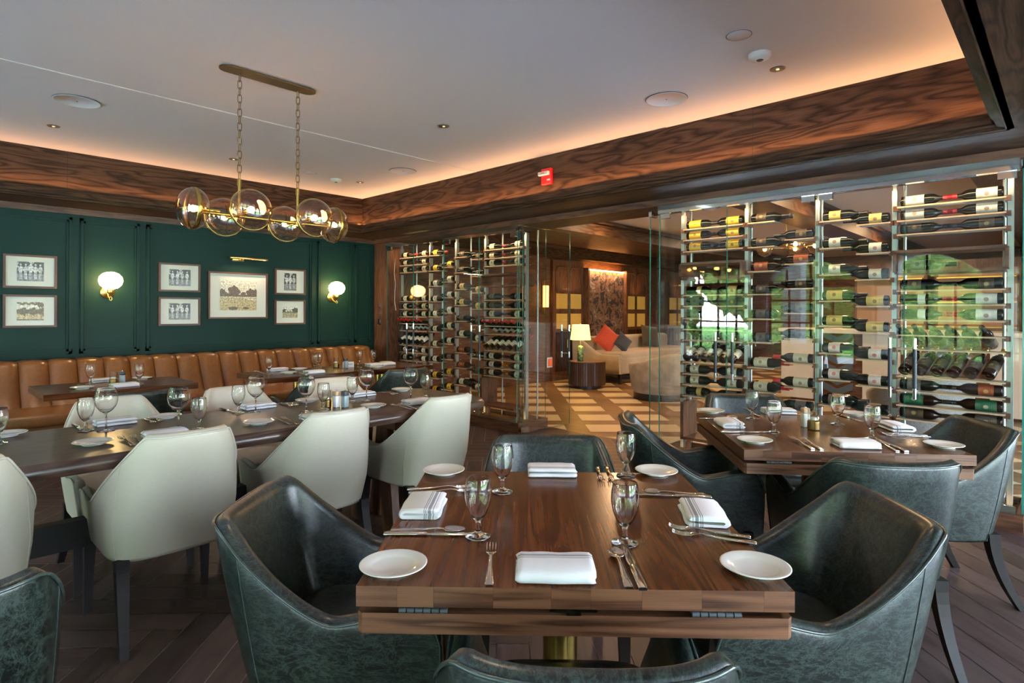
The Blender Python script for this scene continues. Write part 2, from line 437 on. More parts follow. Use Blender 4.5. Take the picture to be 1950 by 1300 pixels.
# tables: near-left corner, unit vectors along the front edge and away from the camera
T1c = (.663, 1.078); A1 = R(-47.5)
T2c = (2.44, .984); A2 = R(-51.5)

# ================================================================== STRUCTURE
# ---- dining floor: herringbone planks laid at 45 degrees to the walls
def clip_poly(poly, x0, x1, y0, y1):
    def cut(P, ins, inter):
        out = []
        for i in range(len(P)):
            a, b = P[i], P[(i + 1) % len(P)]
            if ins(a): out.append(a)
            if ins(a) != ins(b): out.append(inter(a, b))
        return out
    def lx(v):
        return lambda a, b: tuple(a[k] + (b[k] - a[k]) * (v - a[0]) / (b[0] - a[0]) for k in range(len(a)))
    def ly(v):
        return lambda a, b: tuple(a[k] + (b[k] - a[k]) * (v - a[1]) / (b[1] - a[1]) for k in range(len(a)))
    for ins, it in ((lambda p: p[0] >= x0, lx(x0)), (lambda p: p[0] <= x1, lx(x1)), (lambda p: p[1] >= y0, ly(y0)), (lambda p: p[1] <= y1, ly(y1))):
        if len(poly) < 3: return []
        poly = cut(poly, ins, it)
    return poly
def floor_planks():
    mb = MB(); w = .13; n = 6; L = n * w; g = .0021; q = math.sqrt(.5)
    mb.add([(UW, VB, -.004), (5.15, VB, -.004), (5.15, VG + .1, -.004), (UW, VG + .1, -.004)], [(0, 1, 2, 3)], mi=1, tint=(1, 1, 1))
    for i in range(-90, 130):
        for j in range(-14, 15):
            x = i * w + j * L; y = i * w - j * L
            for hor in (1, 0):
                r = (x + g, y + g, x + L - g, y + w - g) if hor else (x + L + g, y + w - L + g, x + L + w - g, y + w - g)
                cs = [(r[0], r[1]), (r[2], r[1]), (r[2], r[3]), (r[0], r[3])]
                o1, o2 = random.random() * 50, random.random() * 50
                P = []
                for (a, b) in cs:
                    uv = ((a, b) if hor else (b, a))
                    P.append(((a + b) * q, (a - b) * q * 1.0, uv[0] + o1, uv[1] + o2))
                if max(p[0] for p in P) < UW or min(p[0] for p in P) > 5.15 or max(p[1] for p in P) < VB or min(p[1] for p in P) > VG: continue
                P = clip_poly(P, UW, 5.15, VB, VG)
                if len(P) < 3: continue
                t = random.uniform(.62, 1.25); c = (.088 * t, .064 * t * random.uniform(.94, 1.04), .058 * t * random.uniform(.9, 1.08))
                P = P[::-1]
                mb.add([(p[0], p[1], 0) for p in P], [tuple(range(len(P)))], [[(p[2], p[3]) for p in P]], 0, False, c)
    return mb.build('floor', [M_floor, M_grout])
struct(floor_planks(), 'dark brown herringbone plank floor with pale joints')
def lounge_floor():
    mb = MB(); x0, x1, y0, y1 = 5.15, UL, LV0, VG
    mb.add([(x0, y0, 0), (x1, y0, 0), (x1, y1, 0), (x0, y1, 0)], [(0, 1, 2, 3)], [[(y0, x0), (y0, x1), (y1, x1), (y1, x0)]], 0)
    q = math.sqrt(.5)
    for i in range(-4, 26):
        for j in range(-20, 24):
            p0 = 7.087 + (i - 4) * .66; q0 = 1.026 + j * .66
            P = [((a + b) * q, (a - b) * q) for a, b in ((p0, q0), (p0 + .41, q0), (p0 + .41, q0 + .41), (p0, q0 + .41))]
            P = clip_poly(P, x0 + .02, x1 - .02, y0 + .02, y1 - .02)
            if len(P) >= 3: mb.add([(a, b, .003) for a, b in P][::-1], [tuple(range(len(P)))], mi=1)
    return mb.build('floor', [M_lfloor, M_tile])
struct(lounge_floor(), 'lounge floor of cream stone squares set in brown boards')

# ---- ceilings
def slab(name, x0, x1, y0, y1, z0, z1, m):
    return struct(MB().box(((x0 + x1) / 2, (y0 + y1) / 2, (z0 + z1) / 2), (x1 - x0, y1 - y0, z1 - z0)).build(name, m))
slab('ceiling', UW, FU + .02, 4.46, FV + .02, CEIL, CEIL + .1, M_ceil)
slab('ceiling', UW, FU + .02, 2.29, 4.459, CEIL + .005, CEIL + .1, M_ceil)
slab('ceiling', UW, FU + .02, NV - .02, 2.289, CEIL, CEIL + .1, M_ceil)
slab('ceiling', UW, UG + .45, VB, -.55, CEIL, CEIL + .1, M_ceil)
slab('ceiling', 5.14, UL, LV0, VG + .2, 2.66, 2.76, M_ceilb)
slab('roof', UW - .3, UL + .3, VB - .3, VG + .5, 3.06, 3.16, M_ceilb)

# ---- oak fascia, mouldings and soffits round the dining ceiling
prof = [(0, CEIL), (0, 2.412), (.028, 2.412), (.034, 2.404), (.034, 2.392), (.062, 2.388), (.070, 2.378), (.070, 2.352), (.052, 2.346), (.052, 2.332), (.018, 2.326), (.018, SOF), (-.02, SOF)]
def fascia(p0, p1, nrm, joints):
    mb = MB(); mb.sweep(prof, p0, p1, nrm)
    d = Vector((p1[0] - p0[0], p1[1] - p0[1])); L = d.length; d /= L
    for j in joints:
        a = (p0[0] + d.x * j + nrm[0] * .0006, p0[1] + d.y * j + nrm[1] * .0006)
        b = (a[0] + d.x * .003, a[1] + d.y * .003)
        mb.add([(a[0], a[1], 2.414), (b[0], b[1], 2.414), (b[0], b[1], CEIL), (a[0], a[1], CEIL)], [(0, 1, 2, 3)], mi=1)
    return mb.build('trim_1', [M_oak, M_esp])
o = fascia((UW, FV), (FU, FV), (0, -1), [5.067, 1.8]); o.name = 'trim_1'; struct(o, 'dark oak fascia over the green wall')
o = fascia((FU, FV), (FU, NV), (-1, 0), [.61, 3.84, 5.0]); o.name = 'trim_2'; struct(o, 'dark oak fascia over the glass wall')
o = fascia((FU, NV), (UW, NV), (0, 1), [1.1, 3.0]); o.name = 'trim_3'; struct(o, 'dark oak fascia of the near beam')
def soff(name, x0, x1, y0, y1):
    mb = MB(); mb.box(((x0 + x1) / 2, (y0 + y1) / 2, SOF + .03), (x1 - x0, y1 - y0, .06)); return struct(mb.build(name, M_oak))
soff('trim_4', UW, FU + .03, FV - .01, VG)
soff('trim_5', FU - .0, UG + .02, -.6, VG)
soff('trim_6', UW, FU, -.6, NV + .01)
o = MB().box((0.3, -.02, SOF - .012), (8.0, .014, .022)).box((.3, -.28, SOF - .006), (8.0, .03, .012)).build('trim_7', M_oakv); struct(o)
mb = MB(); mb.box((FU / 2, -.59, 2.55), (8.2, .04, .5)); struct(mb.build('trim_8', M_oak))
# strip at the head of the green wall and of the glass wall
struct(MB().box(((UW + UG) / 2, VG - .012, 2.293), (UG - UW, .024, .058)).box(((UW + UG) / 2, VG - .03, 2.314), (UG - UW, .03, .014)).build('trim_9', M_oakv))
struct(MB().box((UG - .012, (VG - 4.2) / 2 + .6, 2.293), (.03, VG + 3.0, .055)).build('trim_10', M_oakv))
# header boxing above the cabinets and passage
struct(MB().box((4.91, (VG + VB) / 2, 2.62), (.48, VG - VB, .70)).build('trim_11', M_oak))

# ---- green panelled wall
struct(MB().box(((UW + UG) / 2, VG + .1, 1.5), (UG - UW + .4, .2, 3.0)).build('wall_back', M_wallg), 'deep green panelled wall')
def panel_frame(u0, u1, z0, z1, name):
    mb = MB(); y = VG
    for (w, d, o_) in ((.050, .012, 0), (.020, .024, .008), (.012, .016, .036)):
        a0, a1, b0, b1 = u0 + o_, u1 - o_, z0 + o_, z1 - o_
        for (c, s) in (((a0 + w / 2, y - d / 2, (b0 + b1) / 2), (w, d, b1 - b0)), ((a1 - w / 2, y - d / 2, (b0 + b1) / 2), (w, d, b1 - b0)),
                       (((a0 + a1) / 2, y - d / 2, b0 + w / 2), (a1 - a0, d, w)), (((a0 + a1) / 2, y - d / 2, b1 - w / 2), (a1 - a0, d, w))):
            mb.box(c, s)
    return struct(mb.build(name, M_wallg))
for k, (a, b) in enumerate(((-2.8, -.76), (-.70, 1.196), (1.255, 1.774), (1.833, 3.742), (3.80, 4.291), (4.35, 4.60))):
    panel_frame(a, b, .885, 2.235, 'trim_%d' % (12 + k))
# ---- walnut pilaster at the end of the glass wall with controls on it
struct(MB().box((UG + .04, 6.995, 1.133), (.08, .31, 2.266)).build('trim_18', M_oakv), 'walnut pilaster between green wall and wine cabinet')
struct(MB().box((4.95, 6.885, 1.1), (.48, .03, 2.2)).build('trim_19', M_oakv))
# ---- outer shell of the lounge
struct(MB().box(((UG + UL) / 2 + .3, VG + .1, 1.5), (UL - UG, .2, 3.0)).build('wall_lounge', M_oakv))
struct(MB().box((UL + .1, (LV0 + VG) / 2, 1.5), (.2, VG - LV0 + .6, 3.0)).build('wall_far', M_oakv))

# ---- window walls behind the camera: arched openings with dark glazing bars, white reveals
M_plas = plain('pale_plaster', (.62, .60, .55), .8)
M_frw = plain('white_render', (.80, .80, .80), .7)
def window_wall(name, bays, a0, a1, T):
    """T maps (along, outward, z); opening from sill .12 to spring 1.95 with a segmental head up to 2.42"""
    mb = MB(); th = .30
    def quad(pts, mi=0): mb.add([T(*p) for p in pts], [(0, 1, 2, 3)], mi=mi)
    xs = sorted(bays); zs, sp_, hd, tp = .12, 1.98, 2.44, 3.0
    cur = a0
    for b0, b1 in xs + [(a1, a1)]:
        if b0 > cur:
            for d in (0, th): quad([(cur, d, 0), (b0, d, 0), (b0, d, tp), (cur, d, tp)])
        if b1 > b0:
            N = 14; arc = []
            for i in range(N + 1):
                t = i / N; x = b0 + (b1 - b0) * t; arc.append((x, sp_ + (hd - sp_) * math.sin(PI * t) ** .8))
            for d in (0, th):
                quad([(b0, d, 0), (b1, d, 0), (b1, d, zs), (b0, d, zs)])
                for (xa, za), (xb, zb) in zip(arc, arc[1:]): quad([(xa, d, za), (xb, d, zb), (xb, d, tp), (xa, d, tp)])
            for (xa, za), (xb, zb) in zip(arc, arc[1:]): quad([(xa, 0, za), (xb, 0, zb), (xb, th, zb), (xa, th, za)], 1)
            quad([(b0, 0, zs), (b0, 0, sp_), (b0, th, sp_), (b0, th, zs)], 1); quad([(b1, 0, zs), (b1, 0, sp_), (b1, th, sp_), (b1, th, zs)], 1)
            quad([(b0, 0, zs), (b1, 0, zs), (b1, th, zs), (b0, th, zs)], 1)
        cur = b1
    return struct(mb.build(name, [M_plas, M_frw]))
window_wall('wall_left', BAYS, VB - .3, VG + .3, lambda a, o, z: (UW - o, a, z))
window_wall('wall_front', BAYS2, UW - .3, UL + .3, lambda a, o, z: (a, VB - o, z))
k = 0
for bays, T, ax in ((BAYS, lambda a, o, z: (UW - o, a, z), 1), (BAYS2, lambda a, o, z: (a, VB - o, z), 0)):
    for b0, b1 in bays:
        k += 1; mb = MB(); w = b1 - b0
        def bar(a, z0, z1, wd=.035):
            c = T(a, .16, (z0 + z1) / 2); mb.box(c, (.05, wd, z1 - z0) if ax == 1 else (wd, .05, z1 - z0))
        def rail(z, hh=.035, wd=None):
            c = T((b0 + b1) / 2, .16, z); L = w if wd is None else wd; mb.box(c, (.05, L, hh) if ax == 1 else (L, .05, hh))
        for t in (0.02, .25, .5, .75, .98): bar(b0 + w * t, .12, 1.98)
        for z in (.14, .62, 1.10, 1.58): rail(z)
        rail(1.93, .16)
        bar(b0 + w * .5, 1.98, 2.42); bar(b0 + w * .22, 1.98, 2.26); bar(b0 + w * .78, 1.98, 2.26)
        struct(mb.build('window_%d' % k, M_black))
struct(MB().box((-5.15, 1.8, 2.95), (1.7, 12.5, .12)).build('ceiling_porch_sky_block', M_frw))  # porch roof added out of view to block sky light at these windows
# white porch columns and lawn outside
struct(MB().box((-22, 3, -.35), (60, 70, .1)).build('ground_lawn', plain('lawn_green', (.10, .26, .025), .9, bump=(8, .6))))
struct(MB().box((4, -7.3, -.2), (16, 6, .1)).build('ground_bounce_terrace', M_frw))  # unseen pale paving, enlarged to bounce neutral sunlight indoors
struct(MB().box((3, -24, -.30), (60, 40, .1)).build('ground_lawn', MATS['lawn_green']))
struct(MB().box((-8.2, 2, -.2), (7.8, 26, .1)).build('ground_bounce_terrace', M_frw))  # same bounce paving, widened in front of the arched windows
for y in (5.05, 3.0, 1.0, -1.1):
    struct(MB().box((-6.3, y, 1.5), (.42, .42, 3.4)).build('column_porch', M_frw))
def leafmat():
    n = NT('tree_leaves'); tc = n.n('TexCoord'); a = n.n('TexNoise', Scale=7.0, Detail=8.0, Roughness=.8); n.l(tc.outputs['Object'], a.inputs[0])
    c = n.ramp(a.outputs[0], [(.34, (.02, .07, .012)), (.45, (.12, .26, .03)), (.56, (.38, .58, .10)), (.68, (.80, .95, .35))])
    n.l(c, n.b.inputs['Base Color']); S(n, Roughness=.7); n.bump(a.outputs[0], 1.0, .3); return n.m
M_leaf = leafmat(); M_bark = plain('bark', (.06, .045, .035), .9)
def tree(x, y, s, label):
    t = thing('garden_tree', label, 'tree', (x, y, -.3), random.random() * 6, 'trees in the garden outside')
    MB(True).tube([(0, 0, 0), (.05, .02, 1.2 * s), (0, .1, 2.6 * s)], [.2 * s, .15 * s, .08 * s], 10).build('trunk', M_bark, t)
    bm = bmesh.new()
    for i in range(15):
        a = random.random() * 6.28; r = random.uniform(0, 1.5) * s; z = random.uniform(.9, 4.3) * s
        bmesh.ops.create_icosphere(bm, subdivisions=3, radius=random.uniform(.8, 1.25) * s, matrix=Matrix.Translation((r * math.cos(a), r * math.sin(a), z)))
    for v in bm.verts:
        k = .12 * s * (math.sin(v.co.x * 9 + v.co.z * 7) + math.sin(v.co.y * 11 - v.co.z * 5) + random.uniform(-1, 1)); v.co += v.normal * k if v.normal.length else Vector()
    me = bpy.data.meshes.new('crown'); bm.to_mesh(me); bm.free(); me.materials.append(M_leaf)
    for p in me.polygons: p.use_smooth = False
    c = bpy.data.objects.new('crown', me); COL.objects.link(c); c.parent = t
    return t
TL = 'leafy green garden tree outside the arched windows'
for x, y, s, w in ((-12.5, 12.4, .95, 'nearest the green wall'), (-12.5, 7.6, .95, 'opposite the first window'), (-12.5, 2.8, .95, 'opposite the middle window'), (-12.5, -2.0, .95, 'opposite the last window'), (-12.5, -6.8, .95, 'past the last window'),
                    (-21, 19.8, 2.0, 'in the second row, far end'), (-21, 10, 2.0, 'in the second row, middle'), (-21, .2, 2.0, 'in the second row, near end'), (-21, -9.6, 2.0, 'in the second row, past the corner'),
                    (-9, -22, 1.3, 'behind the camera, at its left'), (-.6, -24, 1.5, 'straight behind the camera'), (8, -23, 1.5, 'behind the camera, at its right')):
    tree(x, y, s, 'leafy green garden tree ' + w)

# ================================================================== CHAIRS
def smooth01(t): t = max(0., min(1., t)); return t * t * (3 - 2 * t)
def chair(kind):
    """armchair facing +y, floor at z=0; the shell wraps round back and sides and sweeps down to low arms"""
    G = kind == 'green'
    mS, mP, mL = (M_green, M_pipe, M_leg2) if G else (M_beige, M_pipeb, M_esp)
    t = thing('green_armchair' if G else 'ivory_armchair', 'x', 'chair')
    w, f, d = (.285, .27, .275) if G else (.285, .25, .27)
    top, arm = (.80, .590) if G else (.838, .545)
    zb = .30 if G else .325
    n = 112; raw = []
    ex = .62
    for i in range(241):
        s = i / 240
        if s < .18: raw.append((w, f * (1 - s / .18)))
        elif s > .82: raw.append((-w, f * ((s - .82) / .18)))
        else:
            th = PI * (s - .18) / .64; c, q = math.cos(th), math.sin(th)
            raw.append((w * math.copysign(abs(c) ** ex, c), -d * abs(q) ** ex))
    cum = [0]
    for a, b in zip(raw, raw[1:]): cum.append(cum[-1] + math.hypot(b[0] - a[0], b[1] - a[1]))
    T = cum[-1]; path = []; j = 0
    for i in range(n + 1):
        x = T * i / n
        while j < len(cum) - 2 and cum[j + 1] < x: j += 1
        k = (x - cum[j]) / max(1e-9, cum[j + 1] - cum[j]); path.append((raw[j][0] + (raw[j + 1][0] - raw[j][0]) * k, raw[j][1] + (raw[j + 1][1] - raw[j][1]) * k, x - T / 2))
    def H(s):
        a = abs(s)
        if G:
            if a < .245: return top - .008 * (1 - (a / .245) ** 2)
            if a < .48: return arm - .008 + (top - arm + .008) * (1 - (a - .245) / .235) ** 1.35
            return arm - .008 + .030 * smooth01((a - .48) / .18)
        if a < .235: return top
        if a < .56: return arm - .01 + (top - arm + .01) * (1 - (a - .235) / .325) ** 1.9
        return arm - .01 + .018 * smooth01((a - .56) / .12)
    H0 = H
    def H(s): return sum(H0(s + k * (.010 if G else .005)) for k in (-2, -1, 0, 1, 2)) / 5
    th0 = .050 if G else .045
    outer = []; inner = []; tops = []
    rows = []; pipe = []
    for i, (x, y, s) in enumerate(path):
        a = path[max(0, i - 1)]; b = path[min(n, i + 1)]
        tx, ty = b[0] - a[0], b[1] - a[1]; L = math.hypot(tx, ty); nx, ny = -ty / L, tx / L     # outward normal
        if nx * x + ny * (y if y < 0 else 0) < 0: nx, ny = -nx, -ny
        h = H(s); backness = max(0, min(1, (-y - .02) / .2)); row = []
        def pt(off, z):
            k = min(1, max(0, (z - zb) / (top - zb)))
            o_ = off - (.045 if G else .050) * (1 - k) ** 1.5
            rec = -(.072 if G else .085) * k * backness
            pin = 1 - (.05 if G else .30) * max(0, k - .30) / .70 * (backness if not G else 1)
            return ((x + nx * o_) * pin, y + ny * o_ + rec, z)
        # rounded front top corner of the arms
        fr = max(0, (abs(s) - (T / 2 - .07)) / .07); h -= (.075 if G else .010) * (1 - math.sqrt(max(0, 1 - fr * fr)))
        zo = [zb + (h - .02 - zb) * q for q in (0, .03, .15, .3, .45, .6, .75, .9, 1)]
        row.append(pt(-.028, zb)); 
        for z in zo: row.append(pt(0, z))
        row.append(pt(-.004, h - .006)); row.append(pt(-.012, h)); row.append(pt(-th0 * .5, h + .006)); row.append(pt(-th0 + .012, h - .002)); row.append(pt(-th0 + .002, h - .012))
        zi = [h - .03 - max(.01, h - .03 - .36) * q for q in (0, .2, .45, .7, 1)]
        for k, z in enumerate(zi): row.append(pt(-th0 - (.030 * smooth01(k / 3)), z))
        row.append(pt(-th0, zb))
        rows.append(row); pipe.append(pt(.001, h - .008))
    mb = MB(True); m_ = len(rows[0]); mb.grid(rows, closed=True)
    mb.add([p for p in rows[0]], [tuple(range(m_))], sm=False); mb.add([p for p in rows[-1]], [tuple(range(m_))[::-1]], sm=False)
    mb.build('shell', mS, t)
    mbp = MB(True)
    mbp.tube([rows[0][1]] + [rows[0][k] for k in (4, 7, 9)] + pipe + [rows[-1][k] for k in (9, 7, 4, 1)], .0042, 6)
    mbp.build('piping', mP, t)
    # seam lines where back meets sides
    for si in (.30, -.30):
        i = min(range(n + 1), key=lambda k: abs(path[k][2] - si)); MB(True).tube([(p[0] * 1.002, p[1] * 1.002, p[2]) for p in rows[i][1:11]], .0016, 5).build('seam', mP, t)
    # seat cushion
    mb = MB(True); sw, sy0, sy1 = w - th0 - .022, -.20, f + (.015 if G else .03); prof = [(0, .36), (.55, .36), (.93, .365), (1, .385), (1.0, .43), (.95, .458), (.8, .470), (.4, .478), (0, .480)]
    rows2 = []
    for r, z in prof:
        rw = []
        for i in range(40):
            a = 2 * PI * i / 40; c, q = math.cos(a), math.sin(a)
            rw.append((sw * r * math.copysign(abs(c) ** .35, c), (sy0 + sy1) / 2 + (sy1 - sy0) / 2 * r * math.copysign(abs(q) ** .35, q), z))
        rows2.append(rw)
    mb.grid(rows2, closed=True); mb.build('seat', mS, t)
    mb = MB(); mb.rbox((0, .05, .345), (.36, .36, .07), .02, 2); mb.build('seat_base', mS, t)
    # legs: tapered front pair, sabre-curved rear pair
    for sx in (-1, 1):
        for fr in (1, 0):
            mb = MB(); pts = []
            N = 8
            for i in range(N + 1):
                q = i / N; z = .335 * (1 - q)
                if fr: x, y, hw = sx * (.235 + .006 * q), .205 + .012 * q, .022 - .009 * q
                else: x, y, hw = sx * (.205 + .018 * q * q), -.19 - .115 * q ** 1.8, .024 - .009 * q
                pts.append([(x - hw, y - hw, z), (x + hw, y - hw, z), (x + hw, y + hw, z), (x - hw, y + hw, z)])
            mb.grid(pts, closed=True, sm=False); mb.add(pts[-1], [(0, 1, 2, 3)]); mb.add(pts[0], [(3, 2, 1, 0)])
            mb.build('leg', mL, t)
    return t
PG = Proto(chair('green')); PI_ = Proto(chair('ivory'))
def local(c, a, x, y):
    return (c[0] + x * math.cos(a) - y * math.sin(a), c[1] + x * math.sin(a) + y * math.cos(a))
def face(a, side):   # side: 'S' near side facing away from the camera, 'N' far, 'W' left, 'E' right
    return a + {'S': 0, 'N': PI, 'W': -PI / 2, 'E': PI / 2}[side]
g1 = 'green leather armchairs'
for c, a, off, items in ((T1c, A1, 0, (('S', .455, -.02, 'green leather armchair at the near edge of the foreground table, only its top showing'),
                                 ('N', .455, .985, 'green leather armchair behind the front walnut table, facing the camera'),
                                 ('W', -.118, .44, 'big green leather armchair at the left of the front walnut table'),
                                 ('E', 1.075, .44, 'green leather armchair tucked against the right edge of the front walnut table'))),
                         (T2c, A2, 0, (('S', .445, .0, 'green leather armchair with its broad back to the camera, at the second walnut table'),
                                 ('N', .40, 1.10, 'green leather armchair between the second walnut table and the wine cabinet'),
                                 ('W', -.125, .455, 'green leather armchair on the doorway side of the second walnut table'),
                                 ('E', .99, .52, 'green leather armchair at the far right edge of the room')))):
    for sd, x, y, lab in items:
        p = local(c, a, x, y); PG.put((p[0], p[1], 0), face(a, sd), lab, g1)
PG.put((.005, 1.824, 0), R(-2), 'green leather armchair cut off by the lower left corner, back rounded', g1)
for x, y, lab in ((1.13, 4.68, 'green leather armchair at the small banquette table nearest the left'),
                  (2.42, 4.62, 'green leather armchair behind the long table, half hidden by ivory chairs'),
                  (3.22, 4.66, 'green leather armchair closest to the far wine cabinet')):
    PG.put((x, y, 0), 0, lab, g1)
g2 = 'ivory leather armchairs round the long table'
for x, lab in ((.10, 'ivory armchair cut off by the left edge, back to the camera'), (.82, 'ivory armchair showing its whole back in front of the long table'),
               (1.50, 'middle ivory armchair on the near side of the long table'), (2.21, 'ivory armchair at the right end of the long table, near side')):
    PI_.put((x, 2.90, 0), 0, lab, g2)
for x, lab in ((.82, 'ivory armchair facing us across the long table, front of a green chair'), (1.47, 'middle ivory armchair on the banquette side of the long table'),
               (2.16, 'ivory armchair on the banquette side near the long table pepper mill')):
    PI_.put((x, 3.54, 0), PI, lab, g2)

# ================================================================== TABLES
def fold_table(c, a, w, d, label):
    t = thing('walnut_table', label, 'table', (c[0], c[1], 0), a)
    mb = MB(); xs = [0]
    while xs[-1] < w - .001:
        nx = xs[-1] + random.uniform(.075, .13); xs.append(w if w - nx < .06 else nx)
    for x0, x1 in zip(xs, xs[1:]): mb.box(((x0 + x1) / 2, d / 2, .7335), (x1 - x0 - .0003, d, .043), mi=0, long=1, emi=1)
    mb.build('tabletop', [M_wal, M_wale], t)
    lf = MB()
    ch = .05
    lf.prism([(.002, .012), (.012, .002), (w - .012, .002), (w - .002, .012), (w - .002, d - .012), (w - .012, d - .002), (.012, d - .002), (.002, d - .012)], .655, .698)
    lf.build('folding_leaf', M_wale, t)
    for x in (.14, w - .16):
        hb = MB(); hb.rbox((x, .012, .7045), (.10, .016, .011), .003, 1)
        for k in range(6): hb.cyl((x - .05 + k * .0172, .002, .7045), .0055, .0150, 8, axis='X')
        hb.build('hinge', M_grey, t)
    hb = MB(); hb.box((w / 2, .006, .7045), (.03, .012, .012)); hb.box((w / 2, .012, .7045), (.10, .01, .004)); hb.build('catch', M_chrome, t)
    MB().box((w / 2, d / 2, .64), (.5, .5, .03)).build('fixing_plate', M_black, t)
    MB(True).cyl((w / 2, d / 2, .03), .048, .60, 32).build('column', M_brass, t)
    MB(True).lathe([(0, 0), (.27, 0), (.275, .006), (.26, .014), (.07, .03), (0, .034)], (w / 2, d / 2, 0), 40).build('base_plate', M_brass, t)
    return t
fold_table(T1c, A1, .908, .88, 'square walnut folding table in the foreground, thick striped-grain edge')
fold_table(T2c, A2, .91, .89, 'second square walnut folding table, beside the near wine cabinet')
def small_table(u0, u1, v0, v1, label):
    t = thing('banquette_table', label, 'table', (u0, v0, 0), 0, 'walnut tables along the banquette'); w, d = u1 - u0, v1 - v0
    mb = MB(); n = 6
    for k in range(n): mb.box((w / 2, d * (k + .5) / n, .733), (w, d / n - .0003, .044), long=0, emi=1)
    mb.build('tabletop', [M_wal, M_wale], t)
    MB().box((w / 2, d / 2, .70), (w * .5, d * .6, .02)).build('fixing_plate', M_black, t)
    MB(True).cyl((w / 2, d / 2, .02), .047, .67, 28).build('column', M_brass, t)
    MB(True).lathe([(0, 0), (.24, 0), (.245, .006), (.23, .014), (.06, .026), (0, .03)], (w / 2, d / 2, 0), 36).build('base_plate', M_brass, t)
small_table(.675, 1.635, 4.955, 5.61, 'small walnut banquette table standing alone at the left')
small_table(2.14, 3.0, 4.86, 5.50, 'middle walnut banquette table with a row of glasses')
small_table(3.01, 3.90, 4.86, 5.50, 'walnut banquette table in the corner by the pilaster, carrying a card')
# long communal table
t = thing('communal_table', 'long dark walnut communal table with bullnosed edge and rounded end', 'table', (0, 0, 0))
def oval(off, z):
    x0, x1, y0, y1 = -2.3 + off, 2.66 - off, 2.72 + off, 3.52 - off; r = .12; P = []
    for cx, cy, a0 in ((x1 - r, y0 + r, -90), (x1 - r, y1 - r, 0), (x0 + r, y1 - r, 90), (x0 + r, y0 + r, 180)):
        for k in range(9): a = R(a0 + k * 90 / 8); P.append((cx + r * math.cos(a), cy + r * math.sin(a), z))
    return [(x + (.05 * (1 - ((y - 3.12) / .4) ** 2) * (1 if x > 0 else -1) if abs(x - .18) > 2.2 else 0), y, z) for x, y, z in P]
pr = [(.05, .695), (.012, .70), (.002, .712), (0, .727), (.003, .742), (.012, .755), (.022, .76)]
mb = MB(True); rows = [oval(a, z) for a, z in pr]; mb.grid(rows, closed=True, uvs=[[(p[0] * 1.0, p[1] + p[2]) for p in r] for r in rows])
tp = rows[-1]; mb.add(tp, [tuple(range(len(tp)))], [[(p[0] * .8, p[1]) for p in tp]], sm=False)
bt = rows[0]; mb.add(bt, [tuple(range(len(bt)))[::-1]], [[(p[0], p[1]) for p in bt][::-1]], sm=False)
mb.build('tabletop', [M_wald], t)
for x in (2.12, -.3, -1.9):
    mb = MB()
    for sx, e in ((-.07, 1), (.07, 1)):
        for sy in (-1, 1):
            mb.grid([[(x + sx - .022, 3.12 + sy * .10 - .05, .695), (x + sx + .022, 3.12 + sy * .10 - .05, .695), (x + sx + .022, 3.12 + sy * .10 + .05, .695), (x + sx - .022, 3.12 + sy * .10 + .05, .695)],
                     [(x + sx - .026, 3.12 + sy * .18 - .06, .0), (x + sx + .026, 3.12 + sy * .18 - .06, .0), (x + sx + .026, 3.12 + sy * .18 + .06, .0), (x + sx - .026, 3.12 + sy * .18 + .06, .0)]], closed=True, sm=False,
                    uvs=[[(0, 0), (0, .04), (0, .1), (0, .14)], [(.7, 0), (.7, .04), (.7, .1), (.7, .14)]])
    mb.box((x, 3.12, .66), (.20, .5, .07)); mb.build('trestle_leg', M_oakv, t)
mb = MB(); mb.box((.11, 3.12, .36), (4.1, .06, .12)); mb.build('stretcher', M_esp, t)

# ================================================================== BANQUETTE
t = thing('banquette', 'caramel leather channel-backed banquette along the green wall', 'sofa', (0, 0, 0))
xe = 4.337; pitch = .2115
for k in range(26):
    x1 = xe - k * pitch; x0 = x1 - pitch
    mb = MB(True); rows = []
    prof_y = [(6.95, .842), (6.90, .852), (6.80, .850), (6.755, .838), (6.735, .81), (6.66, .66), (6.58, .52), (6.53, .46)]
    N = 10
    for i in range(N + 1):
        q = i / N; x = x0 + .002 + (pitch - .004) * q; puff = .042 * (1 - abs(2 * q - 1) ** 3.2)
        rows.append([(x, y - (puff if z < .845 and y < 6.85 else puff * .2), z + (puff * .30 if z > .8 else 0)) for y, z in prof_y])
    mb.grid(rows); mb.build('back_channel', M_cara, t)
mb = MB(); mb.box(((xe - 5.5 + xe) / 2 - .0, 7.03, .42), (5.5, .16, .84)); mb.build('back_frame', M_cara, t)
mb = MB(); mb.rbox((xe - 2.75, 6.27, .425), (5.5, .60, .10), .035, 4); mb.build('seat_cushion', M_cara, t)
mb = MB(); mb.box((xe - 2.75, 6.30, .235), (5.48, .52, .27)); mb.build('seat_front', M_cara, t)
mb = MB(); mb.box((xe - 2.75, 6.34, .05), (5.4, .42, .10)); mb.build('plinth', M_esp, t)

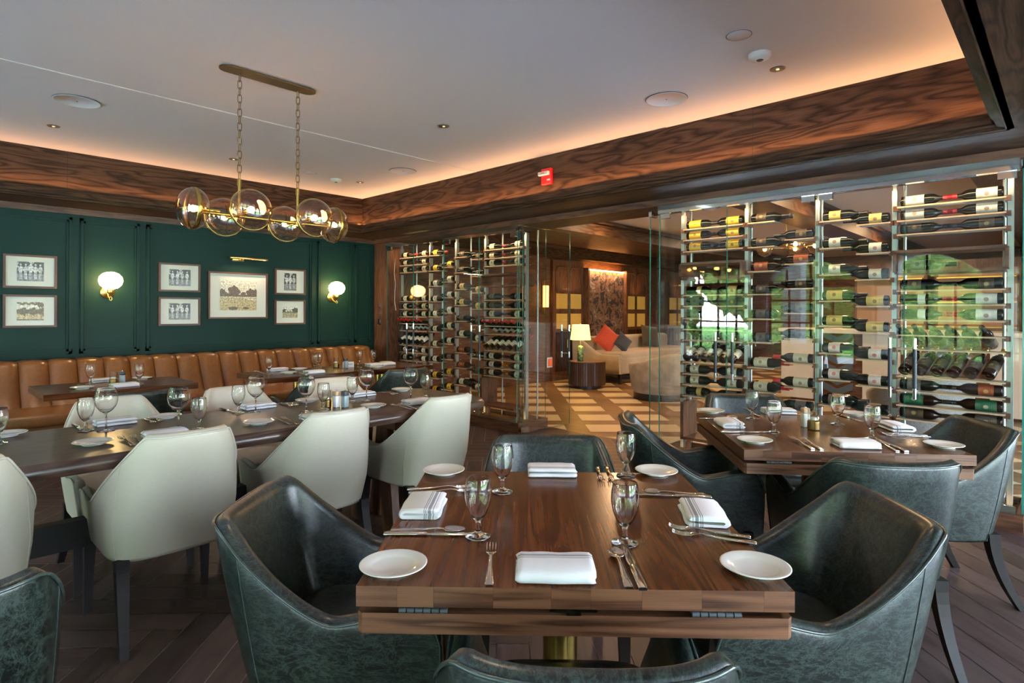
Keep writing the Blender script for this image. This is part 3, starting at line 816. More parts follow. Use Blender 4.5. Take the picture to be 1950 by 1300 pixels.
# ================================================================== GLASS WALL: doors, panes, kerbs, rails
def pane(name, x0, x1, y0, y1, z0, z1, parent=None):
    """12 mm sheet of clear glass with green polished edges"""
    t_ = .010; mb = MB()
    along = 1 if abs(y1 - y0) > abs(x1 - x0) else 0
    if along: P = [(x0, y0), (x0, y1)]; nrm = (t_ / 2, 0)
    else: P = [(x0, y0), (x1, y0)]; nrm = (0, t_ / 2)
    (ax, ay), (bx, by) = P
    for s in (1, -1):
        mb.add([(ax + nrm[0] * s, ay + nrm[1] * s, z0), (bx + nrm[0] * s, by + nrm[1] * s, z0), (bx + nrm[0] * s, by + nrm[1] * s, z1), (ax + nrm[0] * s, ay + nrm[1] * s, z1)], [(0, 1, 2, 3) if s < 0 else (3, 2, 1, 0)], mi=0)
    for (px, py) in P: mb.add([(px - nrm[0], py - nrm[1], z0), (px + nrm[0], py + nrm[1], z0), (px + nrm[0], py + nrm[1], z1), (px - nrm[0], py - nrm[1], z1)], [(0, 1, 2, 3)], mi=1)
    for z in (z0, z1): mb.add([(ax - nrm[0], ay - nrm[1], z), (bx - nrm[0], by - nrm[1], z), (bx + nrm[0], by + nrm[1], z), (ax + nrm[0], ay + nrm[1], z)], [(0, 1, 2, 3)], mi=1)
    return mb.build(name, [M_pane, M_edge], parent)
def pull(parent, x, y, z0=.76, z1=1.16, nx=-1, ny=0, both=False):
    """bar handle wrapped in navy leather with bright ends"""
    for s in ((1, -1) if both else (1,)):
        ox, oy = x + nx * .055 * s, y + ny * .055 * s
        mb = MB(True); mb.cyl((ox, oy, z0), .011, .07, 14); mb.cyl((ox, oy, z1 - .07), .011, .07, 14)
        for z in (z0 + .05, z1 - .05):
            mb.tube([(x, y, z), (ox, oy, z)], .007, 8)
        h = mb.build('handle', M_chrome, parent); MB(True).cyl((ox, oy, z0 + .07), .0125, z1 - z0 - .14, 14).build('grip', M_wrap, h)
def door(y0, y1, hy, label, z0=.115, z1=2.19):
    t = thing('glass_door', label, 'door', (UG, (y0 + y1) / 2, z0), 0, 'glass doors of the wine cabinets'); cy = (y0 + y1) / 2
    pane('pane', 0, 0, y0 - cy + .003, y1 - cy - .003, 0, z1 - z0, t)
    for z in (0.0, z1 - z0 - .0):
        MB().box((0, (y1 - y0) / 2 - .06 if hy < cy else -(y1 - y0) / 2 + .06, z + (.02 if z == 0 else -.02)), (.024, .09, .045)).build('patch_fitting', M_chrome, t)
    pull(t, 0, hy - cy, .76 - z0, 1.16 - z0)
    MB(True).cyl((-.018, hy - cy, .03), .014, .018, 14, axis='X').build('lock', M_chrome, t)
    return t
door(6.236, 6.835, 6.30, 'glass door of the far cabinet, beside the pilaster')
door(5.616, 6.236, 6.16, 'glass door of the far cabinet, second from the pilaster')
door(4.981, 5.616, 5.05, 'glass door of the far cabinet, third from the pilaster')
door(4.365, 4.981, 4.91, 'glass door of the far cabinet, next to the passage')
door(2.03, 2.645, 2.10, 'glass door of the near cabinet, next to the passage')
door(1.353, 2.03, 1.96, 'glass door of the near cabinet, second from the passage')
door(.809, 1.353, .88, 'glass door of the near cabinet, third from the passage')
door(.222, .809, .74, 'glass door of the near cabinet, furthest from the passage')
def panel(x0, x1, y, label, z0=.115, z1=2.26):
    t = thing('glass_panel', label, 'glass panel', ((x0 + x1) / 2, y, z0)); c = (x0 + x1) / 2; pane('pane', x0 - c, x1 - c, 0, 0, 0, z1 - z0, t)
    MB().box((x0 - c + .03, 0, z1 - z0 - .03), (.06, .03, .05)).build('patch_fitting', M_chrome, t); return t
panel(4.69, 5.13, 4.355, 'clear glass end panel of the far wine cabinet')
panel(4.69, 5.13, 2.652, 'clear glass end panel of the near wine cabinet')
panel(4.69, 5.13, .205, 'clear glass end panel of the near cabinet at the right edge')
def entry(y, label):
    t = thing('entrance_glass_door', label, 'door', (5.07, y, .008)); pane('pane', -.41, .41, 0, 0, 0, 2.24, t)
    for x in (-.36,):
        for z in (.035, 2.2): MB().box((x, 0, z), (.11, .030, .06)).build('patch_fitting', M_chrome, t)
    pull(t, .33, 0, .78, 1.16, 0, 1, True); return t
d1 = entry(4.28, 'frameless glass door folded back against the far wine cabinet')
pq = MB(); pq.box((.03, -.012, .74), (.10, .006, .115), mi=0)
pq.build('lock_plate', M_chrome, d1)
MB().box((.035, -.0165, .74), (.062, .003, .085)).build('lock_sticker', M_orange, d1)
entry(2.73, 'frameless glass door folded back against the near wine cabinet')
for y0, y1, lb in ((4.365, 6.835, 'polished chrome head rail over the far wine cabinet'), (.222, 2.645, 'polished chrome head rail over the near wine cabinet')):
    mb = MB(); mb.box((UG - .004, (y0 + y1) / 2, 2.2275), (.05, y1 - y0, .072)); o = mb.build('head_rail', M_chrome); tag(o, lb, 'rail')
for y0, y1, lb in ((4.33, 6.85, 'low walnut plinth under the far wine cabinet'), (.2, 2.68, 'low walnut plinth under the near wine cabinet')):
    t = thing('cabinet_plinth', lb, 'plinth', (0, 0, 0))
    mb = MB(); w = .03
    mb.box((UG, (y0 + y1) / 2, .055), (w, y1 - y0, .11)); mb.box((5.13, (y0 + y1) / 2, .055), (w, y1 - y0, .11))
    for y in (y0 + w / 2, y1 - w / 2): mb.box((4.90, y, .055), (.43, w, .11))
    mb.build('plinth_board', M_oakv, t)
    MB().box((4.90, (y0 + y1) / 2, .045), (.43, y1 - y0 - .07, .05)).build('platform', M_lfloor, t)
    MB().box((4.715, (y0 + y1) / 2, .09), (.03, y1 - y0 - .1, .04)).build('floor_track', M_black, t)
    MB().box((4.745, (y0 + y1) / 2, .078), (.012, y1 - y0 - .1, .010)).build('led_strip', M_led, t)
    MB().box((4.75, (y0 + y1) / 2, 2.235), (.014, y1 - y0 - .1, .010)).build('led_strip', M_led, t)
    # slender rods of the rear frame
    for k, y in enumerate([y0 + .12 + (y1 - y0 - .24) * q for q in (0, .25, .5, .75, 1)]):
        MB(True).cyl((5.10, y, .07), .010, 2.19, 8).build('rear_rod', M_post, t)

# ================================================================== WINE RACKS AND BOTTLES
UR = 4.95
def bottle(lab, foil, body, lx0=.045, lx1=.125, seg=18):
    """bottle lying along +x, base at x=0, resting on z=-.0375; label sleeve round the front"""
    t = thing('wine_bottle', 'x', 'bottle')
    r = .0375
    MB(True).lathe([(0, .006), (.030, .0), (.036, .004), (r, .012), (r, .175), (.036, .188), (.030, .203), (.020, .217), (.0155, .228), (.0145, .245), (.014, .298), (0, .298)], (0, 0, 0), seg, axis='X').build('body', body, t)
    rows = []
    for i in range(13):
        a = R(-95 + 190 * i / 12); rr = r + .0006; rows.append([(lx0, rr * math.sin(a - PI / 2), rr * math.cos(a - PI / 2) * 1), (lx1, rr * math.sin(a - PI / 2), rr * math.cos(a - PI / 2))])
    mb = MB(True); mb.grid([[(p[0], -rr * math.cos(R(-95 + 190 * i / 12)), rr * math.sin(R(-95 + 190 * i / 12))) for p in rows[i]] for i in range(13)])
    mb.build('label', LB[lab], t)
    MB(True).lathe([(.0152, .242), (.0158, .246), (.0158, .296), (.0165, .297), (.0165, .301), (0, .301)], (0, 0, 0), 12, axis='X').build('capsule', foil, t)
    return t
BP = {}
def get_b(key):
    if key not in BP:
        lab, foil, body, big = key
        BP[key] = Proto(bottle(lab, {'r': M_foilr, 'k': M_foilb, 'g': M_foilg}[foil], {'g': M_bottle, 'b': M_bottleb}[body], *((.03, .14) if big == 1 else (.105, .15) if big == 2 else (.045, .125))))
    return BP[key]
RACKS = {}
def rack(name, ys, lab):
    t = thing('wine_rack', lab, 'wine rack', (0, 0, 0)); RACKS[name] = t
    for y in ys: MB().box((UR - .01, y, 1.15), (.045, .030, 2.1)).build('post', M_post, t)
    for y in ys: MB().box((UR - .01, y, 2.22), (.03, .022, .06)).build('post_head', M_post, t)
    return t
def shelf(t, y0, y1, z, both=True):
    lo, hi = min(y0, y1), max(y0, y1)
    mb = MB()
    for k in range(5): mb.box((UR - .045 + k * .030, (lo + hi) / 2, z - .004), (.016, hi - lo, .006), mi=0)
    mb.box((UR - .062, (lo + hi) / 2, z - .006), (.006, hi - lo, .010), mi=1)
    mb.build('shelf', [M_post, M_cork], t)
def bracket(t, y, z):
    MB().box((UR - .01, y, z - .012), (.10, .032, .034)).build('bracket', M_oakv, t)
def box_niche(t, y0, y1, z0, z1):
    lo, hi = min(y0, y1), max(y0, y1); mb = MB(); c = (lo + hi) / 2
    for z in (z0, z1): mb.box((UR + .01, c, z), (.24, hi - lo, .022))
    for y in (lo, hi): mb.box((UR + .01, y, (z0 + z1) / 2), (.24, .022, z1 - z0))
    mb.build('wooden_box', M_oakv, t)
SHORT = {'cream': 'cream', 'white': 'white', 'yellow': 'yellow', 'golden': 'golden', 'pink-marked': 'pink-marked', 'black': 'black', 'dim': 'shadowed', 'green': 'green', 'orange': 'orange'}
ORD = ['top', 'second', 'third', 'fourth', 'fifth', 'sixth', 'seventh', 'eighth', 'ninth', 'tenth', 'eleventh', 'twelfth', 'thirteenth', 'fourteenth']
def lay(key, ybase, dirn, z, label, group, dx=0.0):
    """lay a bottle on a shelf: base at ybase, neck pointing dirn along y; labels face the room"""
    P = get_b(key)
    # local x -> (0, dirn, 0); local -y (label side) -> towards -x (the room)
    X = Vector((0, dirn, 0)); Yl = Vector((1, 0, 0)); Z = X.cross(Yl)
    M = Matrix((X, Yl, Z)).transposed()
    P.put((UR - .005 + dx, ybase, z + .0385), 0, label, group, M.to_euler())
def stand(key, y, zlow, label, group, mode):
    """tilted display bottle: 'B' base to the front and low, neck back and up; 'A' neck to the front and up"""
    P = get_b(key)
    if mode == 'B': X = Vector((.80, -.20, .50)).normalized(); loc = (UR - .10, y, zlow + .036)
    else: X = Vector((-.88, .10, .40)).normalized(); loc = (UR + .16, y, zlow + .036)
    Yl = Vector((.45, 0, -.85)) if mode == 'B' else Vector((.40, 0, .85)); Yl = (Yl - X * Yl.dot(X)).normalized(); Z = X.cross(Yl)
    P.put(loc, 0, label, group, Matrix((X, Yl, Z)).transposed().to_euler())
G_FAR = 'bottles in the far wine cabinet'; G_NEAR = 'bottles in the near wine cabinet'
def wide(t, yl, yr, colname, cab, grp, spec, disp, order):
    """wide bay: shelves carrying two bottles neck to neck; yl is the left end as seen (greater y)"""
    n = 0
    for z, L, Rr in spec:
        nm = ORD[n]; n += 1
        shelf(t, yl - .02, yr + .02, z); bracket(t, yl - .012, z); bracket(t, yr + .012, z)
        if L: lay(L, yl - .035, -1, z, '%s-labelled bottle, left on %s shelf, %s rack, %s cabinet' % (SHORT[L[0]], nm, colname, cab), grp)
        if Rr: lay(Rr, yr + .035, 1, z, '%s-labelled bottle, right on %s shelf, %s rack, %s cabinet' % (SHORT[Rr[0]], nm, colname, cab), grp)
    for nm, (z, mode, key, cnt) in zip(('upper', 'lower'), disp):
        for zz in ((z,) if mode == 'B' else (z, z + .098)):
            shelf(t, yl - .02, yr + .02, zz); bracket(t, yl - .012, zz); bracket(t, yr + .012, zz)
        for k in range(cnt):
            y = yl - .07 - k * (yl - yr - .13) / 5.5
            stand(key, y, z, 'tilted display bottle, %s from left, %s display row, %s rack, %s cabinet' % (['first', 'second', 'third', 'fourth', 'fifth', 'sixth'][k], nm, colname, cab), grp, mode)
def narrow(t, yl, yr, colname, cab, grp, left, right):
    for side, lst in (('left', left), ('right', right)):
        for n, (z, key, two) in enumerate(lst):
            if side == 'left':
                shelf(t, yl - .02, yl - .235, z); bracket(t, yl - .012, z)
                if key: lay(key, yl - .035, -1, z, '%s-labelled bottle, %s bottle of left side, %s rack, %s cabinet' % (SHORT[key[0]], ORD[n], colname, cab), grp)
                if key and two: lay(key, yl - .035, -1, z, 'bottle lying behind the %s bottle of left side, %s rack, %s cabinet' % (ORD[n], colname, cab), grp, .085)
            else:
                shelf(t, yr + .02, yr + .235, z); bracket(t, yr + .012, z)
                if key: lay(key, yr + .035, 1, z, '%s-labelled bottle, %s bottle of right side, %s rack, %s cabinet' % (SHORT[key[0]], ORD[n], colname, cab), grp)
K = lambda lab, f='k', b='g', big=0: (lab, f, b, big)
# ---- near cabinet (to the right of the passage)
nc = rack('near', (2.55, 1.97, 1.42, .913, .279), 'floor-to-ceiling wine rack with satin posts in the near cabinet')
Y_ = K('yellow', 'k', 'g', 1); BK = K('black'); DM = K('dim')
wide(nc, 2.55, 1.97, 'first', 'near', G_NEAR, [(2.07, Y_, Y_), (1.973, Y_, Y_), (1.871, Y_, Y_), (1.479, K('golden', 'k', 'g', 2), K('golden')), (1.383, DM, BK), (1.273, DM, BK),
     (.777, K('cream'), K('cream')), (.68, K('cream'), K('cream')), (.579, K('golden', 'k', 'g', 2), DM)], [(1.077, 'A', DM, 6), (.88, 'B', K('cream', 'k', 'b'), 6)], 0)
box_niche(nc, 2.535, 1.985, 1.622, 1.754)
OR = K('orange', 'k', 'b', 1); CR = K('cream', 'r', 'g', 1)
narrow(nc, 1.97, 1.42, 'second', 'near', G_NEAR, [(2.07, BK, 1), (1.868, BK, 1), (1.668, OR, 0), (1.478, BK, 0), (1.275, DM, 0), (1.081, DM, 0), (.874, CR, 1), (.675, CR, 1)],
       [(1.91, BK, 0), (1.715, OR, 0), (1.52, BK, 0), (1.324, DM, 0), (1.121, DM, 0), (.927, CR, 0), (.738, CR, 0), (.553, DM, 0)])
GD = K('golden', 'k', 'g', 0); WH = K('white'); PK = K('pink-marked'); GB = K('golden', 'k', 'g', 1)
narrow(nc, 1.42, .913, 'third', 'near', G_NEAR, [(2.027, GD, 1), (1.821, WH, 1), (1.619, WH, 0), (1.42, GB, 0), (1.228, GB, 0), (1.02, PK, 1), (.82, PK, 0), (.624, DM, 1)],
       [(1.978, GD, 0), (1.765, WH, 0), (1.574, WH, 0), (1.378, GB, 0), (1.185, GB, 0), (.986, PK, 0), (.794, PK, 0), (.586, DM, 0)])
WR = K('white', 'r', 'g', 1); GR = K('green', 'k', 'b', 1); BB = K('black', 'k', 'b', 1)
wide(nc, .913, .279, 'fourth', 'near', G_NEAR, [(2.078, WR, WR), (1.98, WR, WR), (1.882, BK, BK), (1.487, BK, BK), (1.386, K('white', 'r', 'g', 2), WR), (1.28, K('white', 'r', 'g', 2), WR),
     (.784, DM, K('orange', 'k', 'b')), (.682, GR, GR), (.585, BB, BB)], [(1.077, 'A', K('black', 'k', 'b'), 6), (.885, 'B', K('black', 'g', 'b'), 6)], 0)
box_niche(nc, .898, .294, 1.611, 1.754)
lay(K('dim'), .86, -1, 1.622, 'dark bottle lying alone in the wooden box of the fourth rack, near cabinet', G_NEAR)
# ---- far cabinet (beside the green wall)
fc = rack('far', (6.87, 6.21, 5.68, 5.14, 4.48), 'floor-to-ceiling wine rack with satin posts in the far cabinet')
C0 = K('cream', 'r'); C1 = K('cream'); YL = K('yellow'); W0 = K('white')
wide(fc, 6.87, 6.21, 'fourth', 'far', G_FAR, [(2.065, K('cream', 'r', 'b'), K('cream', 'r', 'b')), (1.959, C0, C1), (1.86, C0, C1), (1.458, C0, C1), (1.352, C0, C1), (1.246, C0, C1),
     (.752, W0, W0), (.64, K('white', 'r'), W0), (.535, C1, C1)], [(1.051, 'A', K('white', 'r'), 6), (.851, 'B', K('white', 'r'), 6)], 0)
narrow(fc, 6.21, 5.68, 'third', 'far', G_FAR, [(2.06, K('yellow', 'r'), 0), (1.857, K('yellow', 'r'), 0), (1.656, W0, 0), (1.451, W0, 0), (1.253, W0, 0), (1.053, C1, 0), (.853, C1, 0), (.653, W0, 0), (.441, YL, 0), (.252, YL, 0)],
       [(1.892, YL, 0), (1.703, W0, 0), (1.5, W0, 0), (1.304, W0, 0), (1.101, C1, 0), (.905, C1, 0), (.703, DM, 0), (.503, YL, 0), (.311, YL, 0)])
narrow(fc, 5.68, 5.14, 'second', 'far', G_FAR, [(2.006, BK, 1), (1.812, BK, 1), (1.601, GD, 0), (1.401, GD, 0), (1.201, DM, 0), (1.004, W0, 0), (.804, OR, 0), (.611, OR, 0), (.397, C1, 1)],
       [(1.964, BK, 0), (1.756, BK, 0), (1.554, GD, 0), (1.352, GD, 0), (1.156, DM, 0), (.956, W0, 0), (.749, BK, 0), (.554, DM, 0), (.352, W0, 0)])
wide(fc, 5.14, 4.48, 'first', 'far', G_FAR, [(2.061, C0, C1), (1.957, C0, C1), (1.865, C0, C1), (1.46, DM, DM), (1.358, DM, DM), (1.256, C1, C1),
     (.753, W0, C1), (.652, K('white', 'g'), K('white', 'g')), (.556, K('white', 'g'), K('white', 'g'))], [(1.053, 'A', K('white', 'r'), 6), (.858, 'B', K('white', 'r'), 6)], 0)
box_niche(fc, 5.125, 4.495, 1.62, 1.754)
for y, lb in ((5.08, 'open walnut stand lit from below, in the far wine cabinet'), (2.49, 'open walnut stand lit from below, in the near wine cabinet')):
    t = thing('display_stand', lb, 'stand', (UR - .02, y, .20))
    MB().box((0, .0, .17), (.26, .03, .32)).build('upright', M_oakv, t)
    MB().box((0, -.26, .012), (.26, .55, .024)).build('shelf_board', M_oakv, t)
    MB().box((0, 0, -.07), (.03, .03, .13)).build('foot', M_oakv, t); MB().box((0, -.5, -.07), (.03, .03, .13)).build('foot', M_oakv, t)

# ================================================================== TABLEWARE
TZ = .7555; LZ = .7605
def goblet():
    t = thing('water_goblet', 'x', 'glass')
    out = [(0, 0), (.030, 0), (.033, .0015), (.032, .004), (.022, .007), (.010, .011), (.0065, .018), (.0085, .026), (.0065, .034), (.0075, .042), (.013, .048), (.022, .060), (.030, .080), (.0345, .103), (.0343, .116), (.0335, .128), (.0318, .141), (.0302, .1505), (.0300, .1516)]
    inn = [(.0293, .1516), (.0291, .1505), (.0307, .141), (.0323, .128), (.0331, .116), (.0332, .103), (.0285, .081), (.0205, .062), (.012, .051), (.004, .046), (0, .045)]
    MB(True).lathe(out + inn, (0, 0, 0), 32).build('bowl', M_clear, t); return t
def wineglass():
    t = thing('wine_glass', 'x', 'glass')
    out = [(0, 0), (.036, 0), (.0375, .001), (.030, .003), (.010, .006), (.0045, .012), (.0035, .040), (.0042, .075), (.009, .083), (.026, .095), (.041, .116), (.0475, .142), (.0475, .152), (.046, .168), (.0425, .185), (.0382, .1985), (.0380, .1996)]
    inn = [(.0373, .1996), (.0371, .1985), (.0415, .185), (.0451, .168), (.0466, .152), (.0465, .142), (.0400, .117), (.025, .0965), (.008, .086), (0, .084)]
    MB(True).lathe(out + inn, (0, 0, 0), 32).build('bowl', M_clear, t); return t
def plate():
    t = thing('bread_plate', 'x', 'plate')
    MB(True).lathe([(0, .004), (.040, .004), (.046, .006), (.072, .013), (.0745, .0145), (.0745, .0155), (.071, .0160), (.050, .0095), (.044, .0075), (0, .0065)], (0, 0, 0), 48).build('dish', M_white, t)
    MB(True).lathe([(.034, 0), (.040, 0), (.042, .0048), (.036, .0048)], (0, 0, 0), 32).build('foot_ring', M_white, t); return t
def napkin():
    """folded cloth, long side on x, striped band towards +y"""
    t = thing('folded_napkin', 'x', 'napkin')
    mb = MB(True); rows = []
    n = 26; wx = .083
    prof = []
    # serpentine fold profile in (y, z): three soft layers
    lay_ = [(-.052, .0015), (.050, .0015), (.057, .0065), (.050, .0115), (-.044, .0105), (-.051, .0150), (-.044, .0190), (.046, .0185), (.054, .0230), (.046, .0285), (.0, .0295), (-.046, .0275), (-.057, .0200), (-.060, .0100), (-.057, .0040)]
    for i in range(n + 1):
        q = i / n; x = -wx + 2 * wx * q; e = abs(2 * q - 1); sh = .0012 * math.sin(q * 9) ; k = 1 - .10 * max(0, e - .92) / .08
        rows.append([(x + .003 * math.sin(z * 500), y * k + sh, z * (1 - .12 * max(0, e - .94) / .06) + (.0006 * math.sin(q * 14 + y * 60) if z > .02 else 0)) for y, z in lay_])
    mb.grid(rows, closed=True); mb.add(rows[0], [tuple(range(len(lay_)))]); mb.add(rows[-1], [tuple(range(len(lay_)))[::-1]])
    mb.build('cloth', M_linen, t); return t
def blade_path(pts, z0=.0):
    rows = []
    for x, hw, zt, th_ in pts: rows.append([(x, -hw, zt - th_), (x, hw, zt - th_), (x, hw, zt), (x, hw * .4, zt + .0006), (x, -hw * .4, zt + .0006), (x, -hw, zt)])
    mb = MB(True); mb.grid(rows, closed=True); mb.add(rows[0], [tuple(range(6))[::-1]]); mb.add(rows[-1], [tuple(range(6))]); return mb
HANDLE = [(-.105, .0075, .004, .003), (-.100, .0095, .005, .004), (-.06, .0075, .0055, .004), (-.02, .0045, .007, .004), (.0, .0038, .009, .003)]
def fork():
    t = thing('fork', 'x', 'cutlery'); blade_path(HANDLE + [(.025, .0036, .012, .0025), (.040, .0085, .011, .0018), (.052, .0125, .008, .0015)]).build('handle', M_steel, t)
    mb = MB(True)
    for k in range(4):
        y = -.0105 + .007 * k; mb.tube([(.051, y, .0075), (.070, y, .006), (.088, y * 1.02, .009), (.096, y, .013)], [.0017, .0016, .0014, .0006], 6)
    mb.build('tines', M_steel, t); return t
def knife():
    t = thing('table_knife', 'x', 'cutlery')
    blade_path([(-.118, .0085, .007, .006), (-.110, .0095, .008, .007), (-.02, .0085, .008, .007), (-.008, .0075, .007, .006)]).build('handle', M_steel, t)
    blade_path([(-.008, .0055, .005, .002), (.01, .0095, .005, .0018), (.08, .0105, .005, .0016), (.108, .0075, .005, .0014), (.118, .001, .005, .001)]).build('blade', M_steel, t); return t
def spoon():
    t = thing('spoon', 'x', 'cutlery'); blade_path(HANDLE + [(.02, .0035, .010, .0025), (.034, .004, .009, .002)]).build('handle', M_steel, t)
    mb = MB(True); rows = []
    for r, z in ((0, .003), (.5, .0038), (.85, .006), (1, .0090), (.97, .0096), (.8, .0068), (.4, .0042), (0, .0038)):
        rows.append([(.060 + .030 * r * math.cos(a), (.0195 - .003 * math.cos(a)) * r * math.sin(a), z) for a in [2 * PI * i / 24 for i in range(24)]])
    mb.grid(rows, closed=True); mb.build('bowl', M_steel, t); return t
def candle():
    t = thing('candle_holder', 'x', 'candle holder')
    mb = MB(True); mb.lathe([(0, .001), (.027, .001), (.028, .004)] + [(.0275 + (.0012 if k % 2 else 0), .006 + k * .0045) for k in range(9)] + [(.026, .046), (0, .046)], (0, 0, 0), 28); mb.build('brass_cup', M_brassd, t)
    MB(True).lathe([(.0262, .046), (.0262, .100), (.0240, .100), (.0240, .048), (0, .047)], (0, 0, 0), 28).build('glass_sleeve', M_thin, t)
    MB(True).cyl((0, 0, .048), .014, .012, 16).build('wax', M_wax, t); return t
def shaker(dark):
    t = thing('pepper_mill' if dark else 'salt_mill', 'x', 'mill')
    mb = MB(); mb.rbox((0, 0, .034), (.034, .034, .068), .004, 2); mb.build('body', M_shk2 if dark else M_shk, t)
    mb = MB(); mb.rbox((0, 0, .082), (.034, .034, .026), .004, 2); mb.build('cap', M_grey if dark else M_cork, t)
    MB(True).lathe([(0, .095), (.005, .095), (.005, .100), (0, .103)], (0, 0, 0), 12).build('knob', M_chrome, t); return t
P_g = Proto(goblet()); P_w = Proto(wineglass()); P_p = Proto(plate()); P_n = Proto(napkin()); P_f = Proto(fork()); P_k = Proto(knife()); P_s = Proto(spoon()); P_c = Proto(candle()); P_sd = Proto(shaker(True)); P_sl = Proto(shaker(False))
def put(P, x, y, z, rz, lab, grp): P.put((x, y, z), rz, lab, grp)
def at_ang(x, y, ex, ey): return math.atan2(ey - y, ex - x)
# --- front table
F = 'the front table'
for (x, y), w in zip(((1.021, 1.089), (1.245, .797), (1.326, 1.302), (1.759, 1.123)), ('near left', 'near right', 'back left', 'back right')):
    put(P_g, x, y, TZ, 0, 'empty water goblet, %s of the four on the foreground table' % w, 'water goblets on the foreground table')
for (x, y), w in zip(((.762, 1.086), (1.316, .505), (1.857, 1.06), (1.335, 1.602)), ('near left', 'near right', 'back right', 'back left')):
    put(P_p, x, y, TZ, 0, 'white bread plate at the %s corner of the foreground table' % w, 'bread plates on the foreground table')
for (x, y, a, w) in ((1.053, 1.35, A1 - PI / 2, 'left'), (1.555, .743, A1 + PI / 2 - .12, 'right'), (1.598, 1.324, A1 + PI, 'back'), (.995, .816, A1, 'near')):
    put(P_n, x, y, TZ, a, 'folded striped white napkin at the %s side of the foreground table' % w, 'napkins on the foreground table')
def mid(p, q): return (p[0] + q[0]) / 2, (p[1] + q[1]) / 2, at_ang(*p, *q)
def ware(P, p, q, z, lab, grp, flip=False):
    x, y, a = mid(p, q); put(P, x, y, z, a, lab, grp)
CG = 'cutlery on the foreground table'
ware(P_k, (.868, 1.262), (1.018, 1.105), TZ, 'steel knife laid beside the left napkin, nearer one, foreground table', CG)
ware(P_s, (.886, 1.285), (1.036, 1.120), TZ, 'steel spoon laid by the left napkin of the foreground table', CG)
ware(P_f, (1.148, 1.517), (1.268, 1.416), TZ, 'steel fork by the back left plate, outer of two, foreground table', CG)
ware(P_f, (1.128, 1.490), (1.252, 1.380), TZ, 'steel fork by the back left plate, inner of two, foreground table', CG)
ware(P_f, (.862, .884), (.994, 1.012), TZ, 'single steel fork left of the near napkin, foreground table', CG)
ware(P_s, (1.060, .672), (1.190, .792), TZ, 'steel spoon right of the near napkin, foreground table', CG)
ware(P_k, (1.078, .651), (1.214, .778), TZ, 'steel knife right of the near napkin, foreground table', CG)
ware(P_f, (1.487, .606), (1.416, .756), TZ, 'steel fork beside the right napkin, upper of two, foreground table', CG)
ware(P_f, (1.458, .584), (1.385, .725), TZ, 'steel fork beside the right napkin, lower of two, foreground table', CG)
ware(P_k, (1.719, .818), (1.606, .971), TZ, 'steel knife behind the right napkin, foreground table', CG)
ware(P_s, (1.742, .835), (1.628, .985), TZ, 'steel spoon behind the right napkin, foreground table', CG)
ware(P_f, (1.754, 1.238), (1.648, 1.150), TZ, 'steel fork at the back edge of the foreground table, nearer the napkin', CG)
ware(P_f, (1.777, 1.212), (1.672, 1.124), TZ, 'steel fork at the back edge of the foreground table, nearer the goblet', CG)
# --- second table
for (x, y), w in zip(((3.162, 1.234), (2.88, 1.019), (3.327, .862), (3.053, .649)), ('back left', 'near left', 'back right', 'near right')):
    put(P_g, x, y, TZ, 0, 'empty water goblet, %s of the four on the second walnut table' % w, 'water goblets on the second table')
for (x, y), w in zip(((3.209, 1.484), (2.61, 1.006), (3.696, .878), (3.092, .391)), ('back left', 'near left', 'back right', 'near right')):
    put(P_p, x, y, TZ, 0, 'white bread plate at the %s corner of the second walnut table' % w, 'bread plates on the second table')
for (x, y, a, w) in ((2.905, 1.247, A2 - PI / 2, 'left'), (3.458, 1.200, A2 + PI, 'back'), (2.833, .667, A2, 'near'), (3.400, .629, A2 + PI / 2, 'right')):
    put(P_n, x, y, TZ, a, 'folded striped white napkin at the %s side of the second walnut table' % w, 'napkins on the second table')
put(P_c, 3.094, .908, TZ, 0, 'glass candle holder with ribbed brass cup on the second walnut table', 'candle holders')
put(P_sl, 3.14, .960, TZ, A2 + .1, 'white salt mill with pale wood cap on the second walnut table', 'salt and pepper mills')
CG = 'cutlery on the second table'
ware(P_f, (2.65, .782), (2.80, .915), TZ, 'steel fork by the near napkin of the second table, outer', CG)
ware(P_f, (2.668, .755), (2.815, .875), TZ, 'steel fork by the near napkin of the second table, inner', CG)
ware(P_k, (2.879, .497), (3.035, .620), TZ, 'steel knife right of the near napkin, second table', CG)
ware(P_s, (2.86, .520), (3.015, .635), TZ, 'steel spoon right of the near napkin, second table', CG)
ware(P_k, (2.71, 1.191), (2.857, 1.049), TZ, 'steel knife below the left napkin, second table', CG)
ware(P_f, (3.269, .489), (3.17, .610), TZ, 'steel fork below the right napkin, second table', CG)
ware(P_f, (3.30, .50), (3.20, .635), TZ, 'steel fork close under the right napkin, second table', CG)
ware(P_f, (2.985, 1.42), (3.09, 1.298), TZ, 'steel fork above the left napkin, second table', CG)
ware(P_k, (3.42, 1.36), (3.29, 1.255), TZ, 'dark-looking knife by the back left goblet, second table', CG)
ware(P_k, (3.62, .93), (3.50, .80), TZ, 'steel knife behind the candle holder, second table', CG)
